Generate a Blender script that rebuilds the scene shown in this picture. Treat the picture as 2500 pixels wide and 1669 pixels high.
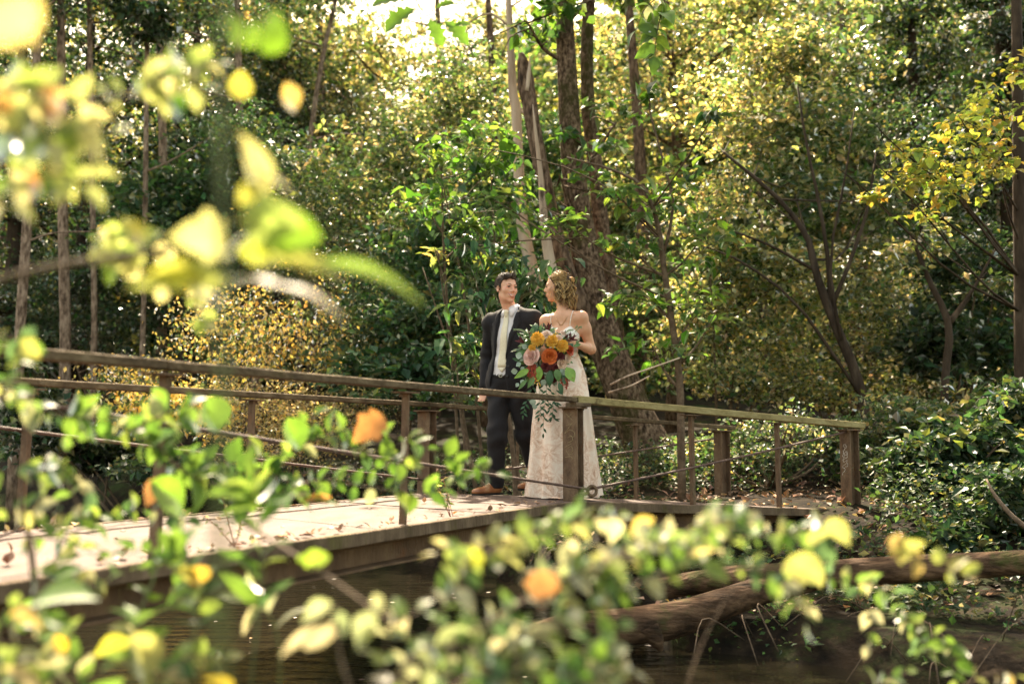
import bpy, math, random
import numpy as np
from mathutils import Vector, Matrix
# ---------------------------------------------------------------- camera, sky, sun, exposure
for o in list(bpy.data.objects): bpy.data.objects.remove(o, do_unlink=True)
SC = bpy.context.scene
COL = SC.collection
EYE = 1.3                      # eye height above the creek water (water surface is z = 0)
FPX = 2430.0                   # 35 mm lens on a 36 mm sensor, 2500 px wide
PITCH = math.atan(233.5 / FPX)
cam = bpy.data.cameras.new('camera'); camo = bpy.data.objects.new('camera', cam); COL.objects.link(camo)
cam.lens = 35.0; cam.sensor_width = 36.0; cam.clip_start = 0.05; cam.clip_end = 600
camo.location = (0, 0, EYE); camo.rotation_euler = (math.pi / 2 + PITCH, 0, 0)
cam.dof.use_dof = True; cam.dof.focus_distance = 7.75; cam.dof.aperture_fstop = 1.35
SC.camera = camo
SUN_EL, SUN_AZ = math.radians(51), math.radians(-10)     # behind the scene, a little to the left of the view
sd = Vector((math.sin(SUN_AZ) * math.cos(SUN_EL), math.cos(SUN_AZ) * math.cos(SUN_EL), math.sin(SUN_EL)))
w = bpy.data.worlds.new('World'); SC.world = w; w.use_nodes = True
nt = w.node_tree; bg = nt.nodes['Background']
sky = nt.nodes.new('ShaderNodeTexSky'); sky.sky_type = 'NISHITA'; sky.sun_disc = False
sky.sun_elevation = SUN_EL; sky.sun_rotation = SUN_AZ; sky.air_density = 1.2; sky.dust_density = 3.0; sky.ozone_density = 1.0
wb = nt.nodes.new('ShaderNodeVectorMath'); wb.operation = 'MULTIPLY'; wb.inputs[1].default_value = (1.25, 1.0, .67)      # warm white balance of the whole sky
nt.links.new(sky.outputs[0], wb.inputs[0]); nt.links.new(wb.outputs[0], bg.inputs[0]); bg.inputs[1].default_value = 0.15
sl = bpy.data.lights.new('sun', 'SUN'); so = bpy.data.objects.new('sun', sl); COL.objects.link(so)
sl.energy = 5.0; sl.angle = math.radians(0.55); sl.color = (1.0, 0.86, 0.64)
so.rotation_euler = sd.to_track_quat('Z', 'Y').to_euler(); so.location = sd * 30
SC.view_settings.view_transform = 'Standard'; SC.view_settings.look = 'None'
SC.view_settings.gamma = 1.0; SC.view_settings.exposure = 2.12; SC.view_settings.use_curve_mapping = False
SC.render.engine = 'CYCLES'
cy = SC.cycles
cy.use_denoising = True
try: cy.denoiser = 'OPENIMAGEDENOISE'
except Exception: pass
cy.max_bounces = 5; cy.diffuse_bounces = 3; cy.glossy_bounces = 2; cy.transmission_bounces = 3; cy.transparent_max_bounces = 4
cy.sample_clamp_indirect = 6.0; cy.caustics_reflective = False; cy.caustics_refractive = False
# ---------------------------------------------------------------- helpers
RNG = np.random.default_rng(7)
random.seed(7)
_c, _s = math.cos(PITCH), math.sin(PITCH)
def S(u, v, Y):
    """source-photo pixel (2500 x 1669) at distance Y -> world point"""
    a = (u - 1250.0) / FPX; b = (834.5 - v) / FPX
    dy = _c - _s * b; dz = _s + _c * b
    return np.array((a / dy * Y, Y, EYE + dz / dy * Y))
def W(px, py, Y):
    return S(px * 1.06428, py * 1.06428, Y)
def SX(u, Y): return (u - 1250.0) / FPX * Y

def tag(o, label=None, cat=None, group=None, kind=None):
    if label: o['label'] = label
    if cat: o['category'] = cat
    if group: o['group'] = group
    if kind: o['kind'] = kind
    return o
def empty(name, loc=(0, 0, 0), label=None, cat=None, group=None):
    o = bpy.data.objects.new(name, None); COL.objects.link(o); o.location = tuple(loc); o.empty_display_size = .1
    return tag(o, label, cat, group)
def link(name, me, mat=None, parent=None, world=True):
    """link a mesh whose vertices are in world space; parented parts keep their place"""
    o = bpy.data.objects.new(name, me); COL.objects.link(o)
    if mat is not None:
        for m in (mat if isinstance(mat, (list, tuple)) else [mat]): me.materials.append(m)
    if parent is not None:
        o.parent = parent
        if world:
            if parent.parent is None: o.matrix_parent_inverse = Matrix.Translation(-parent.location)   # deeper parents already sit at the origin
    return o
def mesh_np(name, V, F, col=None, smooth=True, matidx=None):
    """V (n,3), F (m,k) int array with constant k"""
    V = np.asarray(V, np.float32); F = np.asarray(F, np.int32)
    me = bpy.data.meshes.new(name); n, k = F.shape
    me.vertices.add(len(V)); me.vertices.foreach_set('co', V.ravel())
    me.loops.add(n * k); me.loops.foreach_set('vertex_index', F.ravel())
    me.polygons.add(n); me.polygons.foreach_set('loop_start', np.arange(0, n * k, k, dtype=np.int32))
    try: me.polygons.foreach_set('loop_total', np.full(n, k, np.int32))
    except Exception: pass
    me.polygons.foreach_set('use_smooth', np.full(n, bool(smooth)))
    if matidx is not None: me.polygons.foreach_set('material_index', np.asarray(matidx, np.int32))
    if col is not None:
        a = me.color_attributes.new('Col', 'FLOAT_COLOR', 'POINT')
        c = np.ones((len(V), 4), np.float32); c[:, :3] = col; a.data.foreach_set('color', c.ravel())
    me.update(calc_edges=True); me.validate()
    return me
class MB:
    """collects quads/tris of one part"""
    def __init__(s): s.V = []; s.F = []; s.n = 0
    def add(s, V, F):
        V = np.asarray(V, float); s.V.append(V)
        for f in F: s.F.append(tuple(int(i) + s.n for i in f))
        s.n += len(V)
    def box(s, c, ax, ay, az):
        c, ax, ay, az = map(np.asarray, (c, ax, ay, az))
        V = [c + i * ax + j * ay + k * az for i in (-1, 1) for j in (-1, 1) for k in (-1, 1)]
        s.add(V, [(0, 1, 3, 2), (4, 6, 7, 5), (0, 4, 5, 1), (2, 3, 7, 6), (0, 2, 6, 4), (1, 5, 7, 3)])
    def beam(s, p0, p1, w, h, ch=.006, seg=1, jit=0, side=None, rng=RNG):
        """chamfered bar from p0 to p1 (centre line), width w sideways, height h"""
        p0 = np.asarray(p0, float); p1 = np.asarray(p1, float); d = p1 - p0; d /= np.linalg.norm(d)
        sd_ = np.cross(d, (0, 0, 1.)) if side is None else np.asarray(side, float)
        if np.linalg.norm(sd_) < 1e-4: sd_ = np.array((1., 0, 0))
        sd_ /= np.linalg.norm(sd_); up = np.cross(sd_, d)
        a, b = w / 2, h / 2
        prof = [(-a + ch, -b), (a - ch, -b), (a, -b + ch), (a, b - ch), (a - ch, b), (-a + ch, b), (-a, b - ch), (-a, -b + ch)]
        V = []
        for i in range(seg + 1):
            c = p0 + (p1 - p0) * i / seg
            o = rng.normal(0, jit, 2) if jit else (0, 0)
            for x, y in prof:
                jj = rng.normal(0, jit * .6, 2) if jit else (0, 0)
                V.append(c + sd_ * (x + o[0] + jj[0]) + up * (y + o[1] + jj[1]))
        F = []
        for i in range(seg):
            for j in range(8):
                k = (j + 1) % 8
                F.append((i * 8 + j, i * 8 + k, i * 8 + 8 + k, i * 8 + 8 + j))
        F.append(tuple(range(7, -1, -1))); F.append(tuple(seg * 8 + j for j in range(8)))
        s.add(V, F)
    def tube(s, P, R, n=8, cap=True, wob=0, rng=RNG):
        P = np.asarray(P, float); R = np.broadcast_to(np.asarray(R, float), (len(P),))
        T = np.gradient(P, axis=0); T /= np.linalg.norm(T, axis=1)[:, None] + 1e-9
        ref = np.array((0, 0, 1.)) if abs(T[0][2]) < .9 else np.array((1., 0, 0))
        u = np.cross(T[0], ref); u /= np.linalg.norm(u)
        V = []; th = np.arange(n) * 2 * math.pi / n
        ph = rng.uniform(0, 6, 4) if wob else None
        for i in range(len(P)):
            u = u - T[i] * np.dot(u, T[i]); u /= np.linalg.norm(u) + 1e-9
            v = np.cross(T[i], u)
            r = np.full(n, R[i])
            if wob: r = r * (1 + wob * (np.sin(2 * th + ph[0] + i * .35) + .6 * np.sin(3 * th + ph[1] - i * .5) + rng.normal(0, .35, n)))
            V.append(P[i] + np.outer(np.cos(th) * r, u) + np.outer(np.sin(th) * r, v))
        V = np.concatenate(V); F = []
        for i in range(len(P) - 1):
            for j in range(n):
                k = (j + 1) % n
                F.append((i * n + j, i * n + k, i * n + n + k, i * n + n + j))
        if cap:
            F.append(tuple(range(n - 1, -1, -1))); F.append(tuple((len(P) - 1) * n + j for j in range(n)))
        s.add(V, F)
    def lathe(s, c, prof, n=16, axis=(0, 0, 1)):
        axis = np.asarray(axis, float); axis /= np.linalg.norm(axis)
        u = np.cross(axis, (1, 0, 0) if abs(axis[0]) < .8 else (0, 1, 0)); u /= np.linalg.norm(u); v = np.cross(axis, u)
        V = []; th = np.arange(n) * 2 * math.pi / n
        for r, z in prof:
            for t in th: V.append(np.asarray(c) + axis * z + u * r * math.cos(t) + v * r * math.sin(t))
        F = []
        for i in range(len(prof) - 1):
            for j in range(n):
                k = (j + 1) % n; F.append((i * n + j, i * n + k, i * n + n + k, i * n + n + j))
        s.add(V, F)
    def build(s, name, mat=None, parent=None, smooth=False):
        me = bpy.data.meshes.new(name)
        V = np.concatenate(s.V)
        me.from_pydata(V.tolist(), [], s.F)
        if smooth: me.polygons.foreach_set('use_smooth', [True] * len(me.polygons))
        me.update()
        return link(name, me, mat, parent)
def spline(P, n):
    """Catmull-Rom resample of control points (any dimension)"""
    P = np.asarray(P, float)
    if len(P) == 2: return P[0] + (P[1] - P[0]) * np.linspace(0, 1, n)[:, None]
    Q = np.vstack([2 * P[0] - P[1], P, 2 * P[-1] - P[-2]])
    t = np.linspace(0, len(P) - 1 - 1e-6, n); i = t.astype(int); f = (t - i)[:, None]
    a, b, c, d = Q[i], Q[i + 1], Q[i + 2], Q[i + 3]
    return .5 * (2 * b + (c - a) * f + (2 * a - 5 * b + 4 * c - d) * f ** 2 + (3 * b - a - 3 * c + d) * f ** 3)
def unit(v):
    v = np.asarray(v, float); return v / (np.linalg.norm(v, axis=-1, keepdims=True) + 1e-9)
# ---------------------------------------------------------------- materials
def _nodes(name):
    m = bpy.data.materials.new(name); m.use_nodes = True; t = m.node_tree
    return m, t, t.nodes['Principled BSDF'], t.nodes['Material Output']
def _ramp(t, stops):
    r = t.nodes.new('ShaderNodeValToRGB'); e = r.color_ramp.elements
    while len(e) < len(stops): e.new(.5)
    for el, (p, c) in zip(e, stops): el.position = p; el.color = (*c, 1)
    return r
def pmat(name, stops, scale=6, detail=6, rough=.7, bump=0, bscale=30, stretch=(1, 1, 1), spec=.3, metal=0, second=None, coord='Object', rot=(0, 0, 0), sheen=0, sss=0):
    """noise -> colour ramp -> principled; second = (stops colour, scale, lo, hi, stretch): patches of another colour (moss, rust, stains)"""
    m, t, p, out = _nodes(name); N = t.nodes; L = t.links
    tc = N.new('ShaderNodeTexCoord'); mp = N.new('ShaderNodeMapping'); mp.inputs['Scale'].default_value = stretch; mp.inputs['Rotation'].default_value = rot
    L.new(tc.outputs[coord], mp.inputs[0])
    no = N.new('ShaderNodeTexNoise'); no.inputs['Scale'].default_value = scale; no.inputs['Detail'].default_value = detail; no.inputs['Roughness'].default_value = .62
    L.new(mp.outputs[0], no.inputs['Vector'])
    r = _ramp(t, stops); L.new(no.outputs[0], r.inputs[0]); c = r.outputs[0]
    if second:
        for (col2, sc2, lo, hi, st2) in second:
            m2 = N.new('ShaderNodeMapping'); m2.inputs['Scale'].default_value = st2; L.new(tc.outputs[coord], m2.inputs[0])
            n2 = N.new('ShaderNodeTexNoise'); n2.inputs['Scale'].default_value = sc2; n2.inputs['Detail'].default_value = 7; n2.inputs['Roughness'].default_value = .7
            L.new(m2.outputs[0], n2.inputs['Vector'])
            mr = N.new('ShaderNodeMapRange'); mr.inputs[1].default_value = lo; mr.inputs[2].default_value = hi; L.new(n2.outputs[0], mr.inputs[0])
            mx = N.new('ShaderNodeMix'); mx.data_type = 'RGBA'; L.new(mr.outputs[0], mx.inputs['Factor']); L.new(c, mx.inputs['A']); mx.inputs['B'].default_value = (*col2, 1)
            c = mx.outputs['Result']
    L.new(c, p.inputs['Base Color'])
    p.inputs['Roughness'].default_value = rough; p.inputs['Specular IOR Level'].default_value = spec; p.inputs['Metallic'].default_value = metal
    if sheen: p.inputs['Sheen Weight'].default_value = sheen
    if sss:
        p.inputs['Subsurface Weight'].default_value = sss; p.inputs['Subsurface Radius'].default_value = (.012, .004, .002); p.inputs['Subsurface Scale'].default_value = 1.0
    if bump:
        nb = N.new('ShaderNodeTexNoise'); nb.inputs['Scale'].default_value = bscale; nb.inputs['Detail'].default_value = 6; L.new(mp.outputs[0], nb.inputs['Vector'])
        b = N.new('ShaderNodeBump'); b.inputs['Strength'].default_value = bump; b.inputs['Distance'].default_value = .02
        L.new(nb.outputs[0], b.inputs['Height']); L.new(b.outputs[0], p.inputs['Normal'])
    return m
def leafmat(name, src='attr', trans=.5, gloss=.3, rough=.38, warm=(1.25, 1.15, .55), vein=0):
    m, t, p, out = _nodes(name); N = t.nodes; L = t.links; N.remove(p)
    if src == 'attr':
        a = N.new('ShaderNodeAttribute'); a.attribute_name = 'Col'; c = a.outputs['Color']
    else:
        a = N.new('ShaderNodeObjectInfo'); c = a.outputs['Color']
        tc = N.new('ShaderNodeTexCoord'); no = N.new('ShaderNodeTexNoise'); no.inputs['Scale'].default_value = 2.6; no.inputs['Detail'].default_value = 5
        ad = N.new('ShaderNodeVectorMath'); ad.operation = 'ADD'; L.new(tc.outputs['Object'], ad.inputs[0]); L.new(a.outputs['Location'], ad.inputs[1])
        L.new(ad.outputs[0], no.inputs['Vector'])
        mr = N.new('ShaderNodeMapRange'); mr.inputs[1].default_value = .35; mr.inputs[2].default_value = .7; mr.inputs[3].default_value = .72; mr.inputs[4].default_value = 1.2; L.new(no.outputs[0], mr.inputs[0])
        mu = N.new('ShaderNodeVectorMath'); mu.operation = 'SCALE'; L.new(c, mu.inputs[0]); L.new(mr.outputs[0], mu.inputs['Scale']); c = mu.outputs[0]
    d = N.new('ShaderNodeBsdfDiffuse'); L.new(c, d.inputs[0])
    tw = N.new('ShaderNodeVectorMath'); tw.operation = 'MULTIPLY'; L.new(c, tw.inputs[0]); tw.inputs[1].default_value = warm
    tr = N.new('ShaderNodeBsdfTranslucent'); L.new(tw.outputs[0], tr.inputs[0])
    m1 = N.new('ShaderNodeMixShader'); m1.inputs[0].default_value = trans; L.new(d.outputs[0], m1.inputs[1]); L.new(tr.outputs[0], m1.inputs[2])
    g = N.new('ShaderNodeBsdfGlossy'); g.inputs['Roughness'].default_value = rough; g.inputs[0].default_value = (1, 1, 1, 1)
    fr = N.new('ShaderNodeFresnel'); fr.inputs[0].default_value = 1.42
    mm = N.new('ShaderNodeMath'); mm.operation = 'MULTIPLY'; mm.inputs[1].default_value = gloss * 2.6; mm.use_clamp = True; L.new(fr.outputs[0], mm.inputs[0])
    m2 = N.new('ShaderNodeMixShader'); L.new(mm.outputs[0], m2.inputs[0]); L.new(m1.outputs[0], m2.inputs[1]); L.new(g.outputs[0], m2.inputs[2])
    L.new(m2.outputs[0], out.inputs[0])
    return m
M = {}
M['leaf'] = leafmat('leaf', 'attr', .55, .14, .45, (1.4, 1.32, .65))
M['leaf_light'] = leafmat('thin_leaf', 'attr', .62, .18, .45, (1.5, 1.4, .8))
M['laurel'] = leafmat('glossy_leaf', 'attr', .42, .20, .42, (1.5, 1.45, .65))
M['litter'] = leafmat('dry_leaf', 'attr', .15, .12, .6, (1.1, 1, .8))
M['leaf_obj'] = leafmat('near_leaf', 'obj', .56, .16, .5, (1.22, 1.2, .85))
M['bark'] = pmat('bark', [(.36, (.03, .018, .012)), (.48, (.10, .062, .040)), (.62, (.22, .145, .10))], 22, 7, .9, 1.0, 26, (1, 1, .3), .15, second=[((.06, .06, .018), 2.2, .58, .74, (1, 1, .6))])
M['bark_mossy'] = pmat('mossy_bark', [(.34, (.020, .012, .008)), (.47, (.085, .053, .034)), (.64, (.235, .16, .11))], 24, 8, .92, .9, 30, (1, 1, .6), .12, second=[((.040, .036, .010), 1.7, .50, .62, (1, 1, .7))])
M['bark_pale'] = pmat('pale_dead_wood', [(.3, (.24, .16, .11)), (.5, (.46, .34, .25)), (.75, (.60, .48, .38))], 5, 7, .85, .7, 20, (1, 1, .15), .2, second=[((.07, .045, .03), 2.6, .57, .66, (1, 1, .4))])
M['bark_dark'] = pmat('dark_bark', [(.3, (.022, .015, .011)), (.55, (.06, .042, .03)), (.8, (.13, .095, .07))], 9, 8, .92, .9, 16, (1, 1, .3), .12)
M['twig'] = pmat('twig_bark', [(.3, (.06, .038, .022)), (.6, (.14, .095, .06)), (.8, (.22, .16, .11))], 20, 4, .8, .4, 60)
M['green_stem'] = pmat('green_stem', [(.3, (.05, .07, .02)), (.7, (.13, .15, .05))], 12, 4, .6)
# ---------------------------------------------------------------- terrain and water
FAR = np.array([(-60, 46), (-14, 19), (-6, 14), (-2.5, 11.6), (-.71, 9.95), (.2, 8.6), (.75, 7.2), (1.06, 6.05), (3, 4.7), (5, 3.2), (10, .5), (60, -30)])
NEAR = np.array([(-60, 30), (-14, 10), (-6, 5.4), (-3, 3.3), (0, 3.0), (4, 2.0), (10, -3.5), (60, -36)])
def vnoise(x, y, seed=0):
    return (np.sin(x * 1.7 + y * .9 + seed) + np.sin(x * -1.1 + y * 2.1 + seed * 2.3) + np.sin(x * 3.3 + y * 3.9 + seed * 1.7) * .5 + np.sin(x * 6.1 - y * 5.3 + seed) * .3) / 2.8
def ground_z(x, y):
    x = np.asarray(x, float); y = np.asarray(y, float)
    yf = np.interp(x, FAR[:, 0], FAR[:, 1]); yn = np.interp(x, NEAR[:, 0], NEAR[:, 1])
    dfar = (y - yf) * .78 + vnoise(x * 1.5, y * 1.5, 3) * .12; dnear = (yn - y) * .9
    sm = lambda t: np.clip(t, 0, 1) ** 2 * (3 - 2 * np.clip(t, 0, 1))
    wid = 1.2 + .5 * sm((x + 1) / -3)
    rt = sm((x + .2) / 1.2)
    bank_l = -.35 + 1.02 * sm((dfar + .25) / wid)
    bank_r = -.35 + .55 * sm((dfar + .25) / .8) + .5 * sm((dfar - 1.3) / 1.9) + .12 * sm((dfar - 3.4) / 2)
    bank = bank_l * (1 - rt) + bank_r * rt
    t = np.maximum(0, y - np.maximum(11, yf + 1.2))
    hill = t * (.07 + .085 * sm((-x - 1) / 6)) + .0022 * t ** 2
    hill = 8.0 * (1 - np.exp(-hill / 8.0))
    near = -.35 + .85 * sm((dnear + .25) / .9) + .3 * sm((-x - 2.2) / 1.5)
    z = np.where(y > (yf + yn) / 2, bank + hill, near)
    return z + vnoise(x * 1.1, y * 1.1, 1) * .05 * (z > -.3) + vnoise(x * .25, y * .3, 5) * .25 * np.clip((y - 14) / 10, 0, 1)
def build_ground():
    def axis(a, b, c0, c1, fine, grow):
        out = list(np.arange(c0, c1, fine)); s = fine
        while out[-1] < b: s *= grow; out.append(out[-1] + s)
        s = fine; lo = [c0]
        while lo[-1] > a: s *= grow; lo.append(lo[-1] - s)
        return np.array(lo[:0:-1] + out)
    xs = axis(-260, 260, -5, 6, .09, 1.09); ys = axis(-40, 320, 2.0, 15, .09, 1.06)
    X, Y = np.meshgrid(xs, ys, indexing='ij'); Z = ground_z(X, Y)
    V = np.stack([X, Y, Z], -1).reshape(-1, 3)
    i, j = np.meshgrid(np.arange(len(xs) - 1), np.arange(len(ys) - 1), indexing='ij'); n = len(ys)
    a = (i * n + j).ravel()
    F = np.stack([a, a + n, a + n + 1, a + 1], -1)
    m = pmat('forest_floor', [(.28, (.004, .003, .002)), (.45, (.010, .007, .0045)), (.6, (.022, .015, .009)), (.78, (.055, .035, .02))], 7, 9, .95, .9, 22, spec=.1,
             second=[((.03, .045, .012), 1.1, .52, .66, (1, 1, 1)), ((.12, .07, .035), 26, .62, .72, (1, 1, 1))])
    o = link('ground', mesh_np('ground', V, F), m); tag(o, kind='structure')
build_ground()
def build_water():
    m, t, p, out = _nodes('creek_water'); N = t.nodes; L = t.links
    p.inputs['Base Color'].default_value = (.012, .010, .006, 1); p.inputs['Roughness'].default_value = .03; p.inputs['IOR'].default_value = 1.33; p.inputs['Specular IOR Level'].default_value = .5
    tc = N.new('ShaderNodeTexCoord'); mp = N.new('ShaderNodeMapping'); mp.inputs['Scale'].default_value = (1.0, 3.2, 1); mp.inputs['Rotation'].default_value = (0, 0, .35)
    L.new(tc.outputs['Object'], mp.inputs[0])
    no = N.new('ShaderNodeTexNoise'); no.inputs['Scale'].default_value = 3.2; no.inputs['Detail'].default_value = 4; L.new(mp.outputs[0], no.inputs['Vector'])
    b = N.new('ShaderNodeBump'); b.inputs['Strength'].default_value = .35; b.inputs['Distance'].default_value = .03; L.new(no.outputs[0], b.inputs['Height']); L.new(b.outputs[0], p.inputs['Normal'])
    V = [(-60, -40, 0), (60, -40, 0), (60, 60, 0), (-60, 60, 0)]
    o = link('water', mesh_np('water', V, [(0, 1, 2, 3)], smooth=False), m); tag(o, kind='structure')
build_water()
# ---------------------------------------------------------------- footbridge
DZ = EYE - .463                                   # deck level of the first span
pF = np.array((.445, 7.41)); pE = np.array((2.99, 8.87))
d1 = unit(np.array((2.123, 4.15))); d2 = unit(pE - pF)
n1 = np.array((-d1[1], d1[0])); n2 = np.array((-d2[1], d2[0])); BW = 1.55
mit = (n1 + n2) / (1 + n1 @ n2) * BW              # from the front corner to the far corner
pG = pF + mit; pE2 = pE + n2 * BW
RAIL = .776
def d_end(s):                                      # level of the second span, s metres past the corner
    return DZ - .057 * s
def B1(s, t, z): q = pF + d1 * s + mit * t; return np.array((q[0], q[1], z))         # s along span 1 (negative = towards the viewer), t across 0..1
def B2(s, t, z): q = pF + d2 * s + mit * t * 1.0 + d2 * 0; return np.array((q[0], q[1], z))
LEN2 = float(np.linalg.norm(pE - pF)) + .12
M['deck'] = pmat('weathered_deck_board', [(.3, (.062, .040, .032)), (.5, (.105, .072, .059)), (.75, (.155, .112, .094))], 7.0, 9, .75, .5, 60, (1, .35, 1), .25,
                 second=[((.10, .072, .055), 3.5, .58, .72, (1, 1, 1)), ((.09, .085, .045), 1.4, .6, .75, (1, 1, 1))])
M['deck_edge'] = pmat('deck_edge_board', [(.3, (.055, .036, .022)), (.55, (.13, .09, .056)), (.8, (.22, .16, .105))], 9, 8, .85, .6, 40, (1, 1, .35), .2, second=[((.10, .085, .03), 3, .55, .68, (1, 1, .4))])
M['rail'] = pmat('old_rail_timber', [(.3, (.050, .034, .019)), (.5, (.105, .072, .040)), (.75, (.20, .15, .09))], 14, 9, .85, .7, 45, (1, .35, 1), .2, second=[((.12, .10, .026), 7, .60, .72, (1, 1, 1)), ((.03, .02, .013), 3.5, .56, .66, (1, 1, 1))])
M['rail_new'] = pmat('yellowed_rail_timber', [(.3, (.16, .125, .05)), (.5, (.27, .215, .095)), (.75, (.36, .30, .15))], 12, 8, .8, .5, 45, (.35, 1, 1), .2, second=[((.10, .07, .035), 4, .6, .7, (1, 1, 1))])
M['rust'] = pmat('rusted_steel', [(.28, (.060, .032, .018)), (.5, (.135, .082, .048)), (.75, (.21, .14, .085))], 16, 9, .8, .5, 90, (1, 1, .5), .35, second=[((.16, .07, .03), 6, .58, .7, (1, 1, .6)), ((.10, .085, .045), 3, .6, .72, (1, 1, .5))])
M['girder'] = pmat('rusty_painted_girder', [(.28, (.050, .026, .013)), (.5, (.105, .060, .030)), (.75, (.165, .10, .052))], 7, 9, .75, .5, 60, (1, 1, .5), .35,
                   second=[((.16, .14, .04), 9, .6, .72, (1, 1, .06)), ((.13, .055, .02), 3.5, .58, .72, (1, 1, .8)), ((.30, .27, .20), 22, .66, .71, (1, 1, .5))])
M['cable'] = pmat('rusted_wire_rope', [(.3, (.05, .024, .018)), (.6, (.13, .07, .052)), (.8, (.22, .15, .12))], 60, 4, .6, .5, 200, spec=.5)
M['scratch'] = pmat('scratched_bare_metal', [(.3, (.28, .22, .11)), (.7, (.44, .36, .20))], 30, 3, .6)
M['chalk'] = pmat('white_chalk_scrawl', [(.3, (.42, .37, .32)), (.7, (.68, .62, .56))], 40, 3, .9)
def build_bridge():
    br = empty('footbridge', (pF[0], pF[1], DZ - .2), 'old rusty steel and timber footbridge bending over the dark creek', 'footbridge')
    rng = np.random.default_rng(3)
    # deck panels, seams run along the mitre
    def panel(s0, s1, fn, zf, j):
        g = .009; cs = []
        nx, ny = 10, 10; V = []
        for lvl in (0, -.062):
            for i in range(nx + 1):
                for k in range(ny + 1):
                    s = s0 + g + (s1 - s0 - 2 * g) * i / nx; t = k / ny
                    p = fn(s, t, zf(s) + lvl)
                    e = min(i, nx - i) == 0 or min(k, ny - k) == 0
                    p = p + np.array((0, 0, (rng.normal(0, .0012) + (-.006 if e and lvl == 0 else 0)) + j))
                    V.append(p)
        F = []; m_ = (nx + 1) * (ny + 1); id_ = lambda i, k: i * (ny + 1) + k
        for i in range(nx):
            for k in range(ny):
                F.append((id_(i, k), id_(i, k + 1), id_(i + 1, k + 1), id_(i + 1, k)))
                F.append((m_ + id_(i, k), m_ + id_(i + 1, k), m_ + id_(i + 1, k + 1), m_ + id_(i, k + 1)))
        for i in range(nx):
            F.append((id_(i, 0), id_(i + 1, 0), m_ + id_(i + 1, 0), m_ + id_(i, 0))); F.append((id_(i + 1, ny), id_(i, ny), m_ + id_(i, ny), m_ + id_(i + 1, ny)))
        for k in range(ny):
            F.append((id_(0, k + 1), id_(0, k), m_ + id_(0, k), m_ + id_(0, k + 1))); F.append((id_(nx, k), id_(nx, k + 1), m_ + id_(nx, k + 1), m_ + id_(nx, k)))
        mb = MB(); mb.add(V, F); o = mb.build('deck_panel', M['deck'], br)
        return o
    s = 0.0; k = 0
    for ln in (.62, .62, 1.22, 1.22, 1.22, 1.22, 1.22):
        panel(s - ln, s, B1, lambda q: DZ, rng.normal(0, .002)); s -= ln
    S0 = s
    s = 0.0
    for ln in (1.0, 1.04, LEN2 - 2.04):
        panel(s, s + ln, B2, d_end, rng.normal(0, .002)); s += ln
    # edge boards and girders (front and far side of each span)
    def girder(fn, zf, a, b, t, sgn):
        def P(s, dz, off=0.0):
            p = fn(s, t, zf(s) + dz); nn = (n1 if fn is B1 else n2) * off * sgn; return p + np.array((nn[0], nn[1], 0))
        mb = MB(); mb.beam(P(a, -.034, -.022), P(b, -.034, -.022), .038, .066, .004, 24, .0012); mb.build('edge_board', M['deck_edge'], br)
        mb = MB()
        mb.beam(P(a, -.078, .06), P(b, -.078, .06), .085, .012, .002)
        mb.beam(P(a, -.137, .085), P(b, -.137, .085), .010, .106, .002)
        mb.beam(P(a, -.196, .05), P(b, -.196, .05), .10, .012, .002, 30, .001)
        mb.build('girder', M['girder'], br)
    girder(B1, lambda q: DZ, S0, 0, 0, 1); girder(B2, d_end, 0, LEN2, 0, 1)
    girder(B1, lambda q: DZ, S0, 0, 1, -1); girder(B2, d_end, 0, LEN2, 1, -1)
    mb = MB()
    for q in (-.9, -2.6, -4.3, -6.0): mb.beam(B1(q, .05, DZ - .13), B1(q, .95, DZ - .13), .07, .1)
    mb.build('cross_member', M['girder'], br)
    # posts
    def hpost(p, z0, z1, dd, nn, name='post'):
        fl, dp, th = .118, .115, .011
        prof = [(-fl / 2, -dp / 2), (fl / 2, -dp / 2), (fl / 2, -dp / 2 + th), (th / 2, -dp / 2 + th), (th / 2, dp / 2 - th), (fl / 2, dp / 2 - th), (fl / 2, dp / 2), (-fl / 2, dp / 2), (-fl / 2, dp / 2 - th), (-th / 2, dp / 2 - th), (-th / 2, -dp / 2 + th), (-fl / 2, -dp / 2 + th)]
        V = []
        nz = 8
        for i in range(nz + 1):
            z = z0 + (z1 - z0) * i / nz
            for a, b in prof:
                q = p + nn * a + dd * b; V.append((q[0], q[1], z))
        F = []
        for i in range(nz):
            for j in range(12): F.append((i * 12 + j, i * 12 + (j + 1) % 12, i * 12 + 12 + (j + 1) % 12, i * 12 + 12 + j))
        F.append(tuple(range(11, -1, -1))); F.append(tuple(nz * 12 + j for j in range(12)))
        mb = MB(); mb.add(V, F); o = mb.build(name, M['rust'], br)
        mb = MB(); c = np.array((p[0], p[1], z1 + .006)); D = np.array((*dd, 0)); Nn = np.array((*nn, 0))
        mb.box(c, D * .10, Nn * .075, np.array((0, 0, .006)))
        for a in (-1, 1):
            for b in (-1, 1): mb.lathe(c + D * .07 * a + Nn * .05 * b + np.array((0, 0, -.018)), [(.0, 0), (.011, 0), (.011, .012)], 6)
        mb.build('cap_plate', M['rust'], o)
        return o
    zt = lambda z: z + RAIL - .062
    hF = hpost(pF + d1 * .02, DZ - .004, zt(DZ) - .036, d1, n1); hpost(pG, DZ - .004, zt(DZ) - .03, d1, n1)
    L2 = float(np.linalg.norm(pE - pF))
    hE = hpost(pE, d_end(L2) - .1, zt(d_end(L2)) - .02, d2, n2); hpost(pE2 + d2 * -.1, d_end(L2) - .15, zt(d_end(L2)) - .02, d2, n2)
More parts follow.
